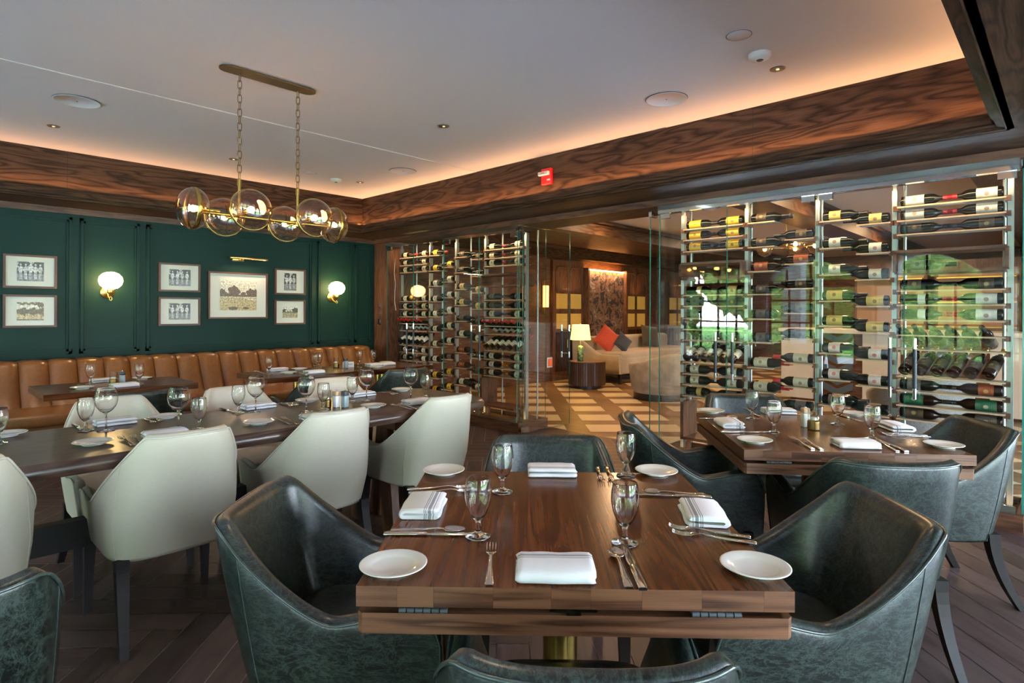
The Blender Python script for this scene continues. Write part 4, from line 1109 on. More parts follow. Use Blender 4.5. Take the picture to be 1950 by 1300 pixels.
# --- long table
N7 = ['first', 'second', 'third', 'fourth', 'fifth', 'sixth', 'seventh']
for k, (x, y) in enumerate(((.296, 3.272), (.612, 3.337), (.99, 2.99), (1.296, 3.308), (1.684, 3.09), (1.955, 3.23), (2.40, 3.07))):
    put(P_g, x, y, LZ, 0, 'water goblet, %s from the left on the long communal table' % N7[k], 'water goblets on the long table')
for k, (x, y) in enumerate(((.678, 3.27), (.931, 3.086), (1.377, 3.275), (1.582, 3.094), (2.052, 3.223), (2.29, 3.082))):
    put(P_w, x, y, LZ, 0, 'balloon wine glass, %s from the left on the long communal table' % N7[k], 'wine glasses on the long table')
for k, (x, y) in enumerate(((.342, 3.45), (.572, 2.979), (.977, 3.44), (1.249, 2.932), (1.763, 3.43), (1.936, 2.968), (2.474, 3.43))):
    put(P_p, x, y, LZ, 0, 'white bread plate, %s from the left on the long communal table' % N7[k], 'bread plates on the long table')
for k, (x, y) in enumerate(((.75, 3.43), (.833, 2.94), (1.45, 3.41), (1.53, 2.861), (2.13, 3.41), (2.20, 2.896))):
    put(P_n, x, y, LZ, (0 if y < 3.1 else PI), 'folded striped napkin, %s from the left on the long table' % N7[k], 'napkins on the long table')
put(P_c, 1.74, 3.158, LZ, 0, 'glass candle holder with ribbed brass cup on the long communal table', 'candle holders')
put(P_sl, 1.782, 3.120, LZ, .2, 'white salt mill with wood cap on the long communal table', 'salt and pepper mills')
put(P_sd, 1.818, 3.085, LZ, .2, 'grey pepper mill with charcoal cap on the long communal table', 'salt and pepper mills')
CG = 'cutlery on the long table'
for k, (x, y) in enumerate(((.680, 2.93), (1.350, 2.90), (2.04, 2.84))):
    put(P_f, x, y, LZ, PI / 2, 'steel fork, outer of the %s near-side pair, long table' % N7[k], CG); put(P_f, x + .035, y - .02, LZ, PI / 2 - .08, 'steel fork, inner of the %s near-side pair, long table' % N7[k], CG)
for k, (x, y) in enumerate(((.885, 3.38), (1.60, 3.37), (2.30, 3.35))):
    put(P_f, x, y, LZ, -PI / 2, 'steel fork, outer of the %s far-side pair, long table' % N7[k], CG); put(P_f, x + .03, y + .01, LZ, -PI / 2 + .1, 'steel fork, inner of the %s far-side pair, long table' % N7[k], CG)
for k, (x, y) in enumerate(((.60, 3.42), (.975, 2.90), (1.285, 3.42), (1.67, 2.87))):
    put(P_k, x, y, LZ, PI / 2 * (1 if y < 3.1 else -1), 'dark reflecting knife, %s from the left on the long table' % N7[k], CG)
# --- banquette tables
for k, (x, y, w) in enumerate(((1.026, 5.44, 'left small banquette table, near its left end'), (1.288, 5.184, 'left small banquette table, near its right end'),
        (2.299, 5.194, 'banquette tables, first of the middle row'), (2.813, 5.330, 'banquette tables, second of the middle row'), (2.898, 5.410, 'banquette tables, third of the middle row'),
        (3.378, 5.44, 'banquette tables, behind the card'), (3.515, 5.391, 'banquette tables, last before the pilaster'))):
    put(P_g, x, y, TZ, 0, 'water goblet on the ' + w, 'water goblets on the banquette tables')
for x, y, w in ((.925, 5.157, 'near left of small banquette table'), (1.394, 5.53, 'far right of small banquette table'), (2.442, 5.116, 'near edge of middle banquette table'),
                (2.669, 5.36, 'middle of middle banquette table'), (3.30, 5.0, 'in front of the card'), (3.68, 5.40, 'beside the pilaster')):
    put(P_p, x, y, TZ, 0, 'white bread plate, ' + w, 'bread plates on the banquette tables')
for x, y, a, w in ((1.132, 5.53, PI, 'far side of small banquette table'), (1.165, 5.08, .1, 'near side of small banquette table'), (2.48, 5.41, PI, 'far side of middle banquette table'),
                   (2.62, 4.98, .05, 'near side of middle banquette table'), (2.90, 5.20, 0, 'right end of middle banquette table'), (3.40, 5.20, .1, 'corner banquette table, near side'), (3.55, 5.20, .1, 'corner banquette table, next to last goblet')):
    if w == 'right end of middle banquette table': continue
    put(P_n, x, y, TZ, a, 'folded white napkin, ' + w, 'napkins on the banquette tables')
put(P_c, 1.134, 5.246, TZ, 0, 'candle holder on the small banquette table', 'candle holders'); put(P_sd, 1.200, 5.29, TZ, .1, 'grey mill with dark cap on the small banquette table', 'salt and pepper mills')
put(P_c, 3.035, 5.32, TZ, 0, 'candle holder on the banquette tables near the card', 'candle holders'); put(P_sd, 3.085, 5.22, TZ, .1, 'grey mill with dark cap near the table card', 'salt and pepper mills')
CG = 'cutlery on the banquette tables'
for k, (x, y, w) in enumerate(((1.03, 5.06, 'small banquette table, front'), (2.28, 5.35, 'middle banquette table, left'), (2.50, 5.00, 'middle banquette table, front'), (3.16, 5.02, 'corner banquette table, front'))):
    put(P_f, x, y, TZ, PI / 2, 'steel fork on the ' + w, CG)
put(P_k, .95, 5.36, TZ, PI / 2, 'steel knife on the small banquette table beside the left goblet', CG)
def text(body, parent, loc, rot, size, m, name='lettering', ext=.0004):
    cu = bpy.data.curves.new(name, 'FONT'); cu.body = body; cu.size = size; cu.align_x = 'CENTER'; cu.align_y = 'CENTER'; cu.extrude = ext; cu.materials.append(m)
    o = bpy.data.objects.new(name, cu); COL.objects.link(o); 
    bpy.context.view_layer.update(); me = bpy.data.meshes.new_from_object(o.evaluated_get(bpy.context.evaluated_depsgraph_get())); bpy.data.objects.remove(o)
    o = bpy.data.objects.new(name, me); COL.objects.link(o); o.parent = parent; o.location = loc; o.rotation_euler = rot; return o
t = thing('reserved_card', 'white folded card reading RESERVED on the corner banquette table', 'sign', (3.139, 5.267, TZ), -.45)
mb = MB(); mb.add([(-.055, -.022, 0), (.055, -.022, 0), (.055, 0, .055), (-.055, 0, .055), (-.055, .022, 0), (.055, .022, 0)], [(0, 1, 2, 3), (3, 2, 5, 4)]); mb.build('card', M_wplast, t)
text('RESERVED', t, (0, -.0145, .0300), (math.atan2(.055, .022), 0, 0), .019, M_esp)

# ================================================================== WALL ART, SCONCES
def photo(kind, w, h, parent):
    """small black and white or sepia print, made of flat shapes on the card"""
    sep = kind in ('course', 'house', 'tree')
    if kind == 'house': cs = ((.70, .69, .64), (.33, .28, .17), (.05, .055, .035), (.62, .58, .48))
    elif sep: cs = ((.72, .62, .48), (.42, .33, .17), (.09, .05, .022), (.66, .58, .42))
    else: cs = ((.42, .42, .43), (.16, .16, .17), (.02, .02, .022), (.66, .66, .66))
    ms = []
    for i, c in enumerate(cs):
        nm = 'print_%s_%d' % ('house' if kind == 'house' else 'sepia' if sep else 'grey', i)
        if nm not in MATS:
            n = NT(nm); tc = n.n('TexCoord'); a = n.n('TexNoise', Scale=55.0, Detail=4.0, Roughness=.7); n.l(tc.outputs['Object'], a.inputs[0])
            c2 = tuple(min(1, q * 1.7 + .05) for q in c); n.l(n.ramp(a.outputs[0], [(.38, tuple(q * .55 for q in c)), (.62, c2)]), n.b.inputs['Base Color']); S(n, Roughness=.35); MATS[nm] = n.m
        ms.append(MATS[nm])
    mb = MB(); rnd = random.Random(hash(kind) % 7 + len(kind)); d = [0]
    def poly(P, mi):
        d[0] += 1; mb.add([(max(-w / 2, min(w / 2, x)), -.0006 - .00015 * d[0], max(-h / 2, min(h / 2, z))) for x, z in P], [tuple(range(len(P)))], mi=mi)
    def rect(x0, x1, z0, z1, mi): poly([(x0, z0), (x1, z0), (x1, z1), (x0, z1)], mi)
    def blob(x, z, rx, rz, mi):
        poly([(x + rx * math.cos(a) * (1 + .18 * math.sin(5 * a + x * 90)), z + rz * math.sin(a) * (1 + .16 * math.sin(7 * a + z * 70))) for a in [2 * PI * i / 30 for i in range(30)]], mi)
    hz = {'course': -.02, 'house': .05, 'tree': -.12}.get(kind, -.12) * h
    rect(-w / 2, w / 2, -h / 2, h / 2, 0); rect(-w / 2, w / 2, -h / 2, hz, 1)
    if kind == 'course':
        for x, r in ((-.44, .11), (-.13, .16), (.13, .07), (.33, .12), (.48, .11), (-.32, .05)):
            blob(x * w, hz + r * h * .9, r * w, r * h * 1.25, 2)
        rect(-w / 2, w / 2, hz - .02 * h, hz + .05 * h, 2); poly([(.15 * w, hz - .06 * h), (.5 * w, hz - .10 * h), (.5 * w, hz - .14 * h), (.25 * w, hz - .11 * h)], 3); rect(-w / 2, w / 2, hz - .05 * h, hz - .02 * h, 3)
        blob(-.15 * w, -.43 * h, .14 * w, .05 * h, 2); blob(.2 * w, -.42 * h, .09 * w, .04 * h, 2)
    elif kind == 'tree':
        for k in range(9): blob((-.45 + k * .115) * w, hz + .10 * h, .09 * w, (.12 + .05 * (k % 3)) * h, 2)
        poly([(.16 * w, .5 * h), (.22 * w, .5 * h), (.5 * w, -.12 * h), (.5 * w, -.3 * h), (.46 * w, -.26 * h), (.44 * w, -.02 * h)], 2)
        for k in range(7): blob((-.42 + k * .12) * w, .44 * h - (k % 2) * .06 * h, .09 * w, .05 * h, 2)
        blob(.40 * w, .34 * h, .12 * w, .13 * h, 2); rect(-w / 2, w / 2, -.5 * h, -.44 * h, 2)
    elif kind == 'house':
        blob(-.36 * w, .12 * h, .14 * w, .16 * h, 2); blob(.34 * w, .16 * h, .20 * w, .22 * h, 2); blob(0, .08 * h, .2 * w, .12 * h, 2)
        for x in (-.25, -.08, .08): rect((x - .06) * w, (x + .06) * w, .02 * h, .16 * h, 3); poly([((x - .08) * w, .16 * h), ((x + .08) * w, .16 * h), (x * w, .25 * h)], 1)
        rect(-w / 2, w / 2, -.04 * h, .04 * h, 2)
    else:
        n = int(kind[-1]); blob(-.25 * w, .40 * h, .22 * w, .20 * h, 2); blob(.33 * w, .30 * h, .24 * w, .30 * h, 2); rect(-w / 2, w / 2, -.12 * h, .18 * h, 2)
        rect(-w / 2, w / 2, -.5 * h, -.30 * h, 1)
        for k in range(n):
            x = (-.5 + (k + .75) / (n + .5)) * w; s = h; c1 = 3 if (k + len(kind)) % 3 else 0; c2 = 3 if k % 2 else 0
            rect(x - .050 * s, x - .012 * s, -.40 * s, -.02 * s, c2); rect(x + .008 * s, x + .046 * s, -.40 * s, -.02 * s, c2)
            poly([(x - .062 * s, -.04 * s), (x + .060 * s, -.04 * s), (x + .078 * s, .20 * s), (x + .03 * s, .25 * s), (x - .03 * s, .25 * s), (x - .078 * s, .20 * s)], c1)
            poly([(x - .078 * s, .20 * s), (x - .115 * s, .02 * s), (x - .09 * s, .01 * s), (x - .055 * s, .12 * s)], c1); poly([(x + .078 * s, .20 * s), (x + .115 * s, .02 * s), (x + .09 * s, .01 * s), (x + .055 * s, .12 * s)], c1)
            blob(x, .315 * s, .034 * s, .045 * s, 0); poly([(x - .045 * s, .335 * s), (x + .045 * s, .335 * s), (x + .03 * s, .385 * s), (x - .03 * s, .385 * s)], 3)
    return mb.build('photograph', ms, parent, (0, -.0125, 0))
def framed(u0, u1, z0, z1, kind, fx, fz, lab):
    w, h = u1 - u0, z1 - z0; t = thing('framed_photograph', lab, 'picture', ((u0 + u1) / 2, VG - .002, (z0 + z1) / 2), 0, 'framed golf photographs')
    mb = MB(); b = .019
    for c, s in (((-w / 2 + b / 2, -.014, 0), (b, .028, h)), ((w / 2 - b / 2, -.014, 0), (b, .028, h)), ((0, -.014, -h / 2 + b / 2), (w - 2 * b, .028, b)), ((0, -.014, h / 2 - b / 2), (w - 2 * b, .028, b))): mb.box(c, s)
    mb.build('frame', M_frame, t); MB().box((0, -.006, 0), (w - 2 * b, .010, h - 2 * b)).build('mount', M_mat, t)
    photo(kind, w * fx, h * fz, t)
framed(.674, 1.073, 1.525, 1.840, 'golf5', .50, .58, 'framed photo of a row of figures, upper picture at the far left of the wall')
framed(.674, 1.073, 1.153, 1.462, 'tree', .50, .56, 'framed landscape with an overhanging tree, lower picture at the far left')
framed(1.950, 2.368, 1.525, 1.837, 'men4', .52, .58, 'framed photo of four standing figures, upper left of the centre group')
framed(1.950, 2.368, 1.152, 1.463, 'team4', .52, .58, 'framed photo of figures with linked arms, lower left of the centre group')
framed(2.452, 3.136, 1.224, 1.769, 'course', .62, .64, 'large framed sepia landscape under the brass picture light')
framed(3.227, 3.627, 1.523, 1.843, 'caddie3', .40, .68, 'framed upright photo of three figures, upper right of the centre group')
framed(3.227, 3.627, 1.147, 1.458, 'house', .50, .46, 'framed small photo of houses and trees, lower right of the centre group')
t = thing('picture_light', 'brass picture light over the large sepia landscape', 'lamp', (2.875, VG, 1.925))
mb = MB(); mb.rbox((0, -.115, .01), (.44, .022, .022), .003, 1); mb.build('bar', M_gold, t); mb = MB(); mb.rbox((-.09, -.012, .0), (.13, .022, .05), .003, 1); mb.build('wall_plate', M_gold, t)
MB(True).tube([(-.06, -.02, .0), (-.06, -.06, .01), (-.06, -.11, .012)], .006, 8).build('arm', M_gold, t)
area('picture_lamp', (2.875, VG - .115, 1.922), (R(-28), 0, 0), .40, .012, 3.2, (1, .66, .42))
def sconce(x, lab):
    z = 1.61; t = thing('wall_sconce', lab, 'lamp', (x, VG, z), 0, 'globe sconces on the green wall')
    MB(True).lathe([(0, 0), (.062, 0), (.065, .004), (.060, .012), (0, .016)], (0, 0, 0), 32).build('wall_plate', M_gold, t)
    t.children[0].rotation_euler = (R(90), 0, 0); t.children[0].location = (0, 0, -.105)
    pts = [(0, -.01, -.115), (0, -.05, -.155), (0, -.10, -.175), (0, -.135, -.160), (0, -.14, -.12)]
    MB(True).tube(pts, .007, 10).build('arm', M_gold, t)
    MB(True).tube([(.011 * math.cos(a), -.14, -.175 + .017 * math.sin(a)) for a in [2 * PI * k / 16 for k in range(16)]], .0045, 8, closed=True).build('ring', M_gold, t)
    MB(True).lathe([(0, -.13), (.022, -.128), (.030, -.112), (.031, -.085), (.027, -.070), (.020, -.068)], (0, -.14, 0), 24).build('cup', M_gold, t)
    MB(True).lathe([(.020, -.078), (.060, -.068), (.092, -.038), (.106, .005), (.098, .045), (.068, .078), (.030, .093), (0, .096)], (0, -.14, 0), 36).build('globe', M_opal, t)
sconce(1.488, 'opal globe wall sconce between the left pictures and the centre group')
sconce(4.004, 'opal globe wall sconce between the centre group and the pilaster')

# ================================================================== CHANDELIER
t = thing('chandelier', 'brass chandelier of six clear glass globes hanging on two chains', 'lamp', (1.60, 3.615, 0))
mb = MB(); P = []
for k in range(13): a = R(-90 + 180 * k / 12); P.append((.245 + .055 * math.cos(a), .055 * math.sin(a)))
for k in range(13): a = R(90 + 180 * k / 12); P.append((-.245 + .055 * math.cos(a), .055 * math.sin(a)))
mb.prism(P, CEIL - .012, CEIL - .004); mb.box((0, 0, CEIL + .001), (.50, .075, .024)); mb.build('canopy', M_brassd, t)
for sx in (-.183, .183):
    mb = MB(True); z = CEIL - .018; k = 0; Lk = .050
    while z > 2.10:
        c = Vector((sx, 0, z - Lk / 2)); pts = []
        for q in range(16):
            a = 2 * PI * q / 16; hx = .011 * math.copysign(abs(math.cos(a)) ** .5, math.cos(a)); hz = (Lk / 2) * math.copysign(abs(math.sin(a)) ** .5, math.sin(a))
            pts.append((c.x + (hx if k % 2 else 0), c.y + (0 if k % 2 else hx), c.z + hz))
        mb.tube(pts, .0026, 5, closed=True); z -= Lk - .008; k += 1
    mb.build('chain', M_brassd, t)
    MB(True).cyl((sx, 0, 1.90), .0085, .21, 14).build('rod', M_brass, t)
MB(True).cyl((-.43, 0, 1.890), .009, .875, 14, axis='X').build('cross_bar', M_brass, t)
def globe(cx, cy, cz, ax, name='globe'):
    """lens-shaped clear glass body with a brass band round its rim and a glowing bulb"""
    R_, D_ = .118, .082; mb = MB(True); prof = []
    for k in range(17): a = PI * k / 16; prof.append((max(0, R_ * math.sin(a) ** .85) if 0 < k < 16 else 0, -D_ * math.cos(a)))
    mb.lathe(prof, (cx, cy, cz), 40, axis=ax); g = mb.build(name, M_smoke, t)
    MB(True).lathe([(R_ - .002, -.011), (R_ + .002, -.011), (R_ + .002, .011), (R_ - .002, .011), (R_ - .002, -.011)], (cx, cy, cz), 40, axis=ax).build('band', M_brass, g)
    s = 1 if ((ax == 'X' and cx > 0) or (ax == 'Y' and cy > 0)) else -1
    e = (lambda q: (cx + q, cy, cz)) if ax == 'X' else (lambda q: (cx, cy + q, cz))
    o0 = -s * D_
    MB(True).tube([e(o0 - s * .06), e(o0 + s * .045)], .011, 12).build('socket', M_brass, g)
    b = MB(True); b.tube([e(o0 + s * .045), e(o0 + s * .06), e(o0 + s * .085), e(o0 + s * .105)], [.009, .016, .019, .008], 14); b.build('bulb', M_bulb, g)
    pl = e(o0 + s * .08); point('bulb_light', (1.60 + pl[0], 3.615 + pl[1], pl[2]), 5.5, (1, .62, .30), .02)
for sx in (-.195, .195):
    for sy in (-.20, .20): globe(sx, sy, 1.905, 'Y')
    MB(True).tube([(sx, -.13, 1.892), (sx, .13, 1.892)], .007, 10).build('side_arm', M_brass, t)
for sx in (-.44, .44): globe(sx, 0, 1.905, 'X')

# ================================================================== CEILING FITTINGS
def speaker(x, y, r, lab):
    t = thing('ceiling_speaker', lab, 'speaker', (x, y, CEIL), 0, 'round ceiling speakers')
    MB(True).lathe([(0, -.004), (r - .008, -.004), (r - .006, -.008), (r, -.007), (r, 0), (0, 0)], (0, 0, 0), 48).build('grille', M_ceil, t); MB(True).lathe([(r, -.0055), (r + .004, -.0015)], (0, 0, 0), 48).build('gap_shade_ring', M_grey, t); MB(True).cyl((0, 0, -.006), .005, .004, 8).build('badge', M_grey, t)  # dark ring round the grille paints in the shade of its gap
speaker(.854, 4.966, .135, 'round flush ceiling speaker at the left'); speaker(3.579, 1.979, .135, 'round flush ceiling speaker near the right fascia'); speaker(3.585, 4.976, .135, 'round flush ceiling speaker beyond the chandelier')
M_lens = plain('downlight_lens', (1, .8, .4), .4, emit=(1, .68, .25), es=1.2)
def down(x, y, lab, p=17):
    t = thing('downlight', lab, 'lamp', (x, y, CEIL), 0, 'recessed downlights')
    MB(True).lathe([(.036, -.001), (.042, -.003), (.043, 0)], (0, 0, 0), 28).build('trim_ring', M_brassd, t)
    MB(True).lathe([(.037, -.003), (.026, -.0022), (0, -.0018)], (0, 0, 0), 28).build('baffle', M_black, t); MB(True).cyl((0, 0, -.005), .009, .003, 14).build('lamp_lens', M_lens, t)
    spot('downlight_beam', (x, y, CEIL - .012), p, (1, .74, .48), 75)
for i, (x, y, lab) in enumerate(((3.584, 1.256, 'dark recessed downlight beside the smoke detector'), (2.933, 3.536, 'dark recessed downlight in the middle of the ceiling'), (.845, 5.787, 'dark recessed downlight above the left pictures'),
                    (3.585, 5.778, 'dark recessed downlight in the far ceiling corner'), (2.213, 5.785, 'dark recessed downlight behind the chandelier chain'),
                    (1.05, 1.35, 'recessed downlight over the foreground table'), (2.5, .75, 'recessed downlight over the second table'))): down(x, y, lab)
for x, y, lab in ((3.005, 1.248, 'flat round blank plate on the ceiling near the smoke detector'), (2.983, 5.766, 'flat round blank plate on the ceiling near the far corner')):
    t = tag(MB(True).lathe([(0, -.004), (.060, -.004), (.063, 0)], (x, y, CEIL), 32).lathe([(.060, -.0042), (.064, -.0035)], (x, y, CEIL), 32, mi=1).build('blank_plate', [M_ceil, M_grey]), lab, 'ceiling plate', 'round blank plates')
for x, y, lab in ((3.312, 1.257, 'white dome smoke detector near the right fascia'), (3.319, 5.835, 'white dome smoke detector near the far corner')):
    t = thing('smoke_detector', lab, 'smoke detector', (x, y, CEIL), 0, 'smoke detectors')
    MB(True).lathe([(0, -.034), (.022, -.034), (.050, -.028), (.060, -.015), (.060, 0)], (0, 0, 0), 32).build('housing', M_wplast, t); MB(True).lathe([(0, -.039), (.014, -.038), (.02, -.033)], (0, 0, 0), 20).build('sensor', M_grey, t)
t = thing('fire_alarm', 'red fire alarm box with a white strobe bar on the oak fascia', 'alarm', (FU - .001, 3.488, 2.565), -PI / 2)
mb = MB(); mb.rbox((0, -.018, 0), (.115, .036, .145), .006, 2); mb.build('housing', M_red, t)
mb = MB(); mb.rbox((-.015, -.050, .025), (.12, .03, .034), .006, 2); mb.build('strobe', M_wplast, t); text('FIRE', t, (-.015, -.0655, .025), (R(90), 0, 0), .026, M_red); MB().box((.03, -.0365, -.035), (.035, .002, .014)).build('plate', M_wplast, t)
t = thing('control_panel', 'small black thermostat under two switches on the walnut pilaster', 'thermostat', (UG, 7.0, 1.172), -PI / 2)
mb = MB(True); mb.rbox((0, -.010, 0), (.065, .020, .085), .012, 3); mb.build('housing', M_black, t)
for z in (1.283, 1.393):
    t = thing('switch_plate', 'steel switch plate with red marks on the pilaster, %s one' % ('upper' if z > 1.3 else 'lower'), 'switch', (UG, 7.0, z), -PI / 2)
    mb = MB(); mb.rbox((0, -.004, 0), (.070, .008, .070), .003, 1); mb.build('plate', M_grey, t); MB().box((.006, -.009, 0), (.018, .004, .022)).build('button', M_red, t)
tag(MB(True).tube([(4.80, 6.82, 2.05), (4.80, 6.84, 1.98), (4.79, 6.84, 1.85), (4.80, 6.82, 1.70), (4.80, 6.84, 1.58), (4.80, 6.84, 1.45), (4.80, 6.81, 1.33)], .0035, 6).build('cable', M_wplast), 'thin pale cable hanging at the pilaster end of the far cabinet', 'cable')

# ================================================================== LOUNGE BEYOND THE GLASS
def beam(x0, x1, y0, y1, z0, z1, n):
    mb = MB(); mb.box(((x0 + x1) / 2, (y0 + y1) / 2, (z0 + z1) / 2), (x1 - x0, y1 - y0, z1 - z0))
    if x1 - x0 > y1 - y0: mb.box(((x0 + x1) / 2, (y0 + y1) / 2, z1 - .035), (x1 - x0, y1 - y0 + .12, .05))
    else: mb.box(((x0 + x1) / 2, (y0 + y1) / 2, z1 - .05), (x1 - x0 + .12, y1 - y0, .07))
    struct(mb.build('trim_%d' % n, M_oak))
for k, (a, b) in enumerate(((5.0, 6.2), (2.2, 2.6), (.2, .6), (-1.8, -1.4))): beam(5.15, UL, a, b, 2.44, 2.66, 20 + k)
beam(5.15, UL, 6.92, 7.15, 2.34, 2.66, 25)
# panelled lounge wall with lit cupboard panels round a tapestry
def tapestry():
    n = NT('woven_tapestry'); tc = n.n('TexCoord'); a = n.n('TexNoise', Scale=5.0, Detail=8.0, Roughness=.72, Distortion=1.2); n.l(tc.outputs['Object'], a.inputs[0])
    b = n.n('TexVoronoi', Scale=22.0); n.l(tc.outputs['Object'], b.inputs[0])
    v = n.math('ADD', a.outputs[0], n.math('MULTIPLY', b.outputs['Distance'], .10))
    n.l(n.ramp(v, [(.42, (.008, .007, .009)), (.52, (.030, .022, .024)), (.56, (.22, .085, .02)), (.61, (.07, .055, .055)), (.70, (.30, .22, .16))], 'LINEAR'), n.b.inputs['Base Color']); S(n, Roughness=.9)
    return n.m
t = thing('tapestry', 'tall autumn-coloured foliage tapestry lit from above on the lounge wall', 'tapestry', (10.24, VG - .10, 0))
MB().box((0, 0, 1.42), (1.32, .03, 1.46)).build('cloth', tapestry(), t)
for x in (-.70, .70): MB().box((x, -.02, 1.30), (.06, .12, 1.8)).build('side_board', M_oakv, t); MB().box((0, -.03, 2.165), (1.30, .03, .018)).build('light_strip', M_led, t)
area('tapestry_lamp', (10.24, VG - .20, 2.19), (R(12), 0, 0), 1.3, .03, 10, (1, .62, .32))
for u0, lb in ((8.55, 'wood cupboard with four amber-lit panels at the left of the tapestry'), (10.98, 'wood cupboard with four amber-lit panels at the right of the tapestry'), (12.9, 'wood cupboard with amber-lit panels furthest along the lounge wall')):
    t = thing('panelled_cupboard', lb, 'cupboard', (u0, VG - .005, 0)); w = .98
    MB().box((w / 2, -.03, 1.15), (w, .06, 2.3)).build('carcass', M_oakv, t)
    for cx in (.27, .71):
        for cz in (1.135, 1.52): MB().box((cx, -.065, cz), (.33, .012, .29)).build('lit_panel', M_niche, t)
        mb = MB(True); pts = [(cx - .2 + 0, -.06, 1.72)]
        pts = [(cx - .19, -.066, 1.72), (cx - .19, -.066, 2.08)] + [(cx - .19 + .10 * (1 - math.cos(a)), -.066, 2.08 + .10 * math.sin(a)) for a in (.5, 1.0, 1.5)] + [(cx + .19 - .10 * (1 - math.cos(a)), -.066, 2.08 + .10 * math.sin(a)) for a in (1.5, 1.0, .5)] + [(cx + .19, -.066, 2.08), (cx + .19, -.066, 1.72)]
        mb.tube(pts, .014, 6); mb.build('arch_moulding', M_oakv, t)
        MB().box((cx, -.075, .55), (.36, .02, .75)).build('door', M_oak, t); MB(True).cyl((cx + (.14 if cx < .5 else -.14), -.10, .62), .008, .16, 8).build('handle', M_gold, t)
    spot('niche_lamp', (u0 + w / 2, VG - .35, 1.72), 3.0, (1, .5, .16), 110, (0, .7, .6))
t = thing('drum_table', 'round dark reeded side table in the lounge', 'table', (8.30, 6.10, 0))
MB(True).cyl((0, 0, 0), .25, .06, 40).build('plinth', M_black, t)
mb = MB(True); rows = []
for z in (.06, .44): rows.append([((.315 + (.006 if k % 2 else 0)) * math.cos(2 * PI * k / 96), (.315 + (.006 if k % 2 else 0)) * math.sin(2 * PI * k / 96), z) for k in range(96)])
mb.grid(rows, closed=True, sm=False); mb.build('reeded_drum', M_wald, t); MB(True).cyl((0, 0, .44), .325, .022, 48).build('tabletop', M_wald, t)
t = thing('table_lamp', 'lit table lamp with green mottled ceramic base on the drum table', 'lamp', (8.22, 6.18, .462))
def glaze():
    n = NT('green_glaze'); tc = n.n('TexCoord'); a = n.n('TexNoise', Scale=22.0, Detail=5.0); n.l(tc.outputs['Object'], a.inputs[0])
    n.l(n.ramp(a.outputs[0], [(.35, (.01, .05, .03)), (.55, (.10, .22, .10)), (.75, (.45, .42, .22))]), n.b.inputs['Base Color']); S(n, Roughness=.2); return n.m
MB(True).lathe([(0, 0), (.05, 0), (.052, .02), (.054, .20), (.048, .245), (.03, .265), (0, .27)], (0, 0, 0), 28).build('base', glaze(), t)
MB(True).cyl((0, 0, .27), .006, .12, 8).build('stem', M_gold, t)
MB(True).lathe([(.178, .37), (.145, .63)], (0, 0, 0), 40).build('shade', M_shade, t); MB(True).cyl((0, 0, .60), .012, .05, 8).build('finial', M_gold, t)
point('table_lamp_light', (8.22, 6.18, 1.02), 22, (1, .60, .24), .05)
def fabric(name, c, c2, sc=180, sheen=.3):
    n = NT(name); tc = n.n('TexCoord'); a = n.n('TexNoise', Scale=float(sc), Detail=2.0); n.l(tc.outputs['Object'], a.inputs[0])
    b = n.n('TexNoise', Scale=4.0, Detail=3.0); n.l(tc.outputs['Object'], b.inputs[0])
    f = n.math('ADD', n.math('MULTIPLY', a.outputs[0], .6), n.math('MULTIPLY', b.outputs[0], .4)); n.l(n.ramp(f, [(.35, c), (.65, c2)]), n.b.inputs['Base Color']); S(n, Roughness=.85, Sheen_Weight=sheen); n.bump(a.outputs[0], .3, .004); return n.m
M_sofa = fabric('oatmeal_weave', (.30, .24, .17), (.46, .38, .28)); M_velvet = fabric('taupe_velvet', (.24, .17, .12), (.42, .31, .23), 8, .6)
M_or = fabric('rust_velvet', (.42, .035, .012), (.58, .07, .02), 60); M_nav = fabric('navy_velvet', (.02, .022, .03), (.05, .055, .07), 60); M_olv = fabric('olive_velvet', (.03, .026, .012), (.06, .05, .025), 60)
M_gweave = fabric('grey_tweed', (.10, .10, .10), (.26, .25, .25), 120)
t = thing('sofa', 'oatmeal fabric sofa with a sweeping arm in the lounge', 'sofa', (0, 0, 0))
x0, x1 = 9.0, 12.2
mb = MB(); mb.rbox(((x0 + x1) / 2, 6.38, .34), (x1 - x0, 1.04, .32), .05, 4); mb.build('seat_base', M_sofa, t)
mb = MB(); mb.rbox(((x0 + x1) / 2, 6.30, .50), (x1 - x0 - .1, .86, .14), .05, 4); mb.build('seat_cushion', M_sofa, t)
mb = MB()
for k in range(3): mb.rbox((x0 + .75 + k * .98, 6.80, .62), (.99, .24, .44), .07, 4)
mb.build('back_cushion', M_sofa, t)
mb = MB(True); rows = []
for k in range(13):
    q = k / 12; y = 6.92 - 1.05 * q; h = .50 + .30 * (1 - smooth01(q * 1.6)); rows.append([(x0 - .04, y, .20), (x0 - .06, y, h), (x0 - .03, y, h + .03), (x0 + .05, y, h + .03), (x0 + .09, y, h), (x0 + .09, y, .20)])
mb.grid(rows, closed=True); mb.add(rows[0], [tuple(range(6))]); mb.add(rows[-1], [tuple(range(6))[::-1]]); mb.build('arm', M_sofa, t)
for x in (x0 + .1, x1 - .1):
    for y in (5.95, 6.82): MB().box((x, y, .09), (.05, .05, .18)).build('leg', M_black, t)
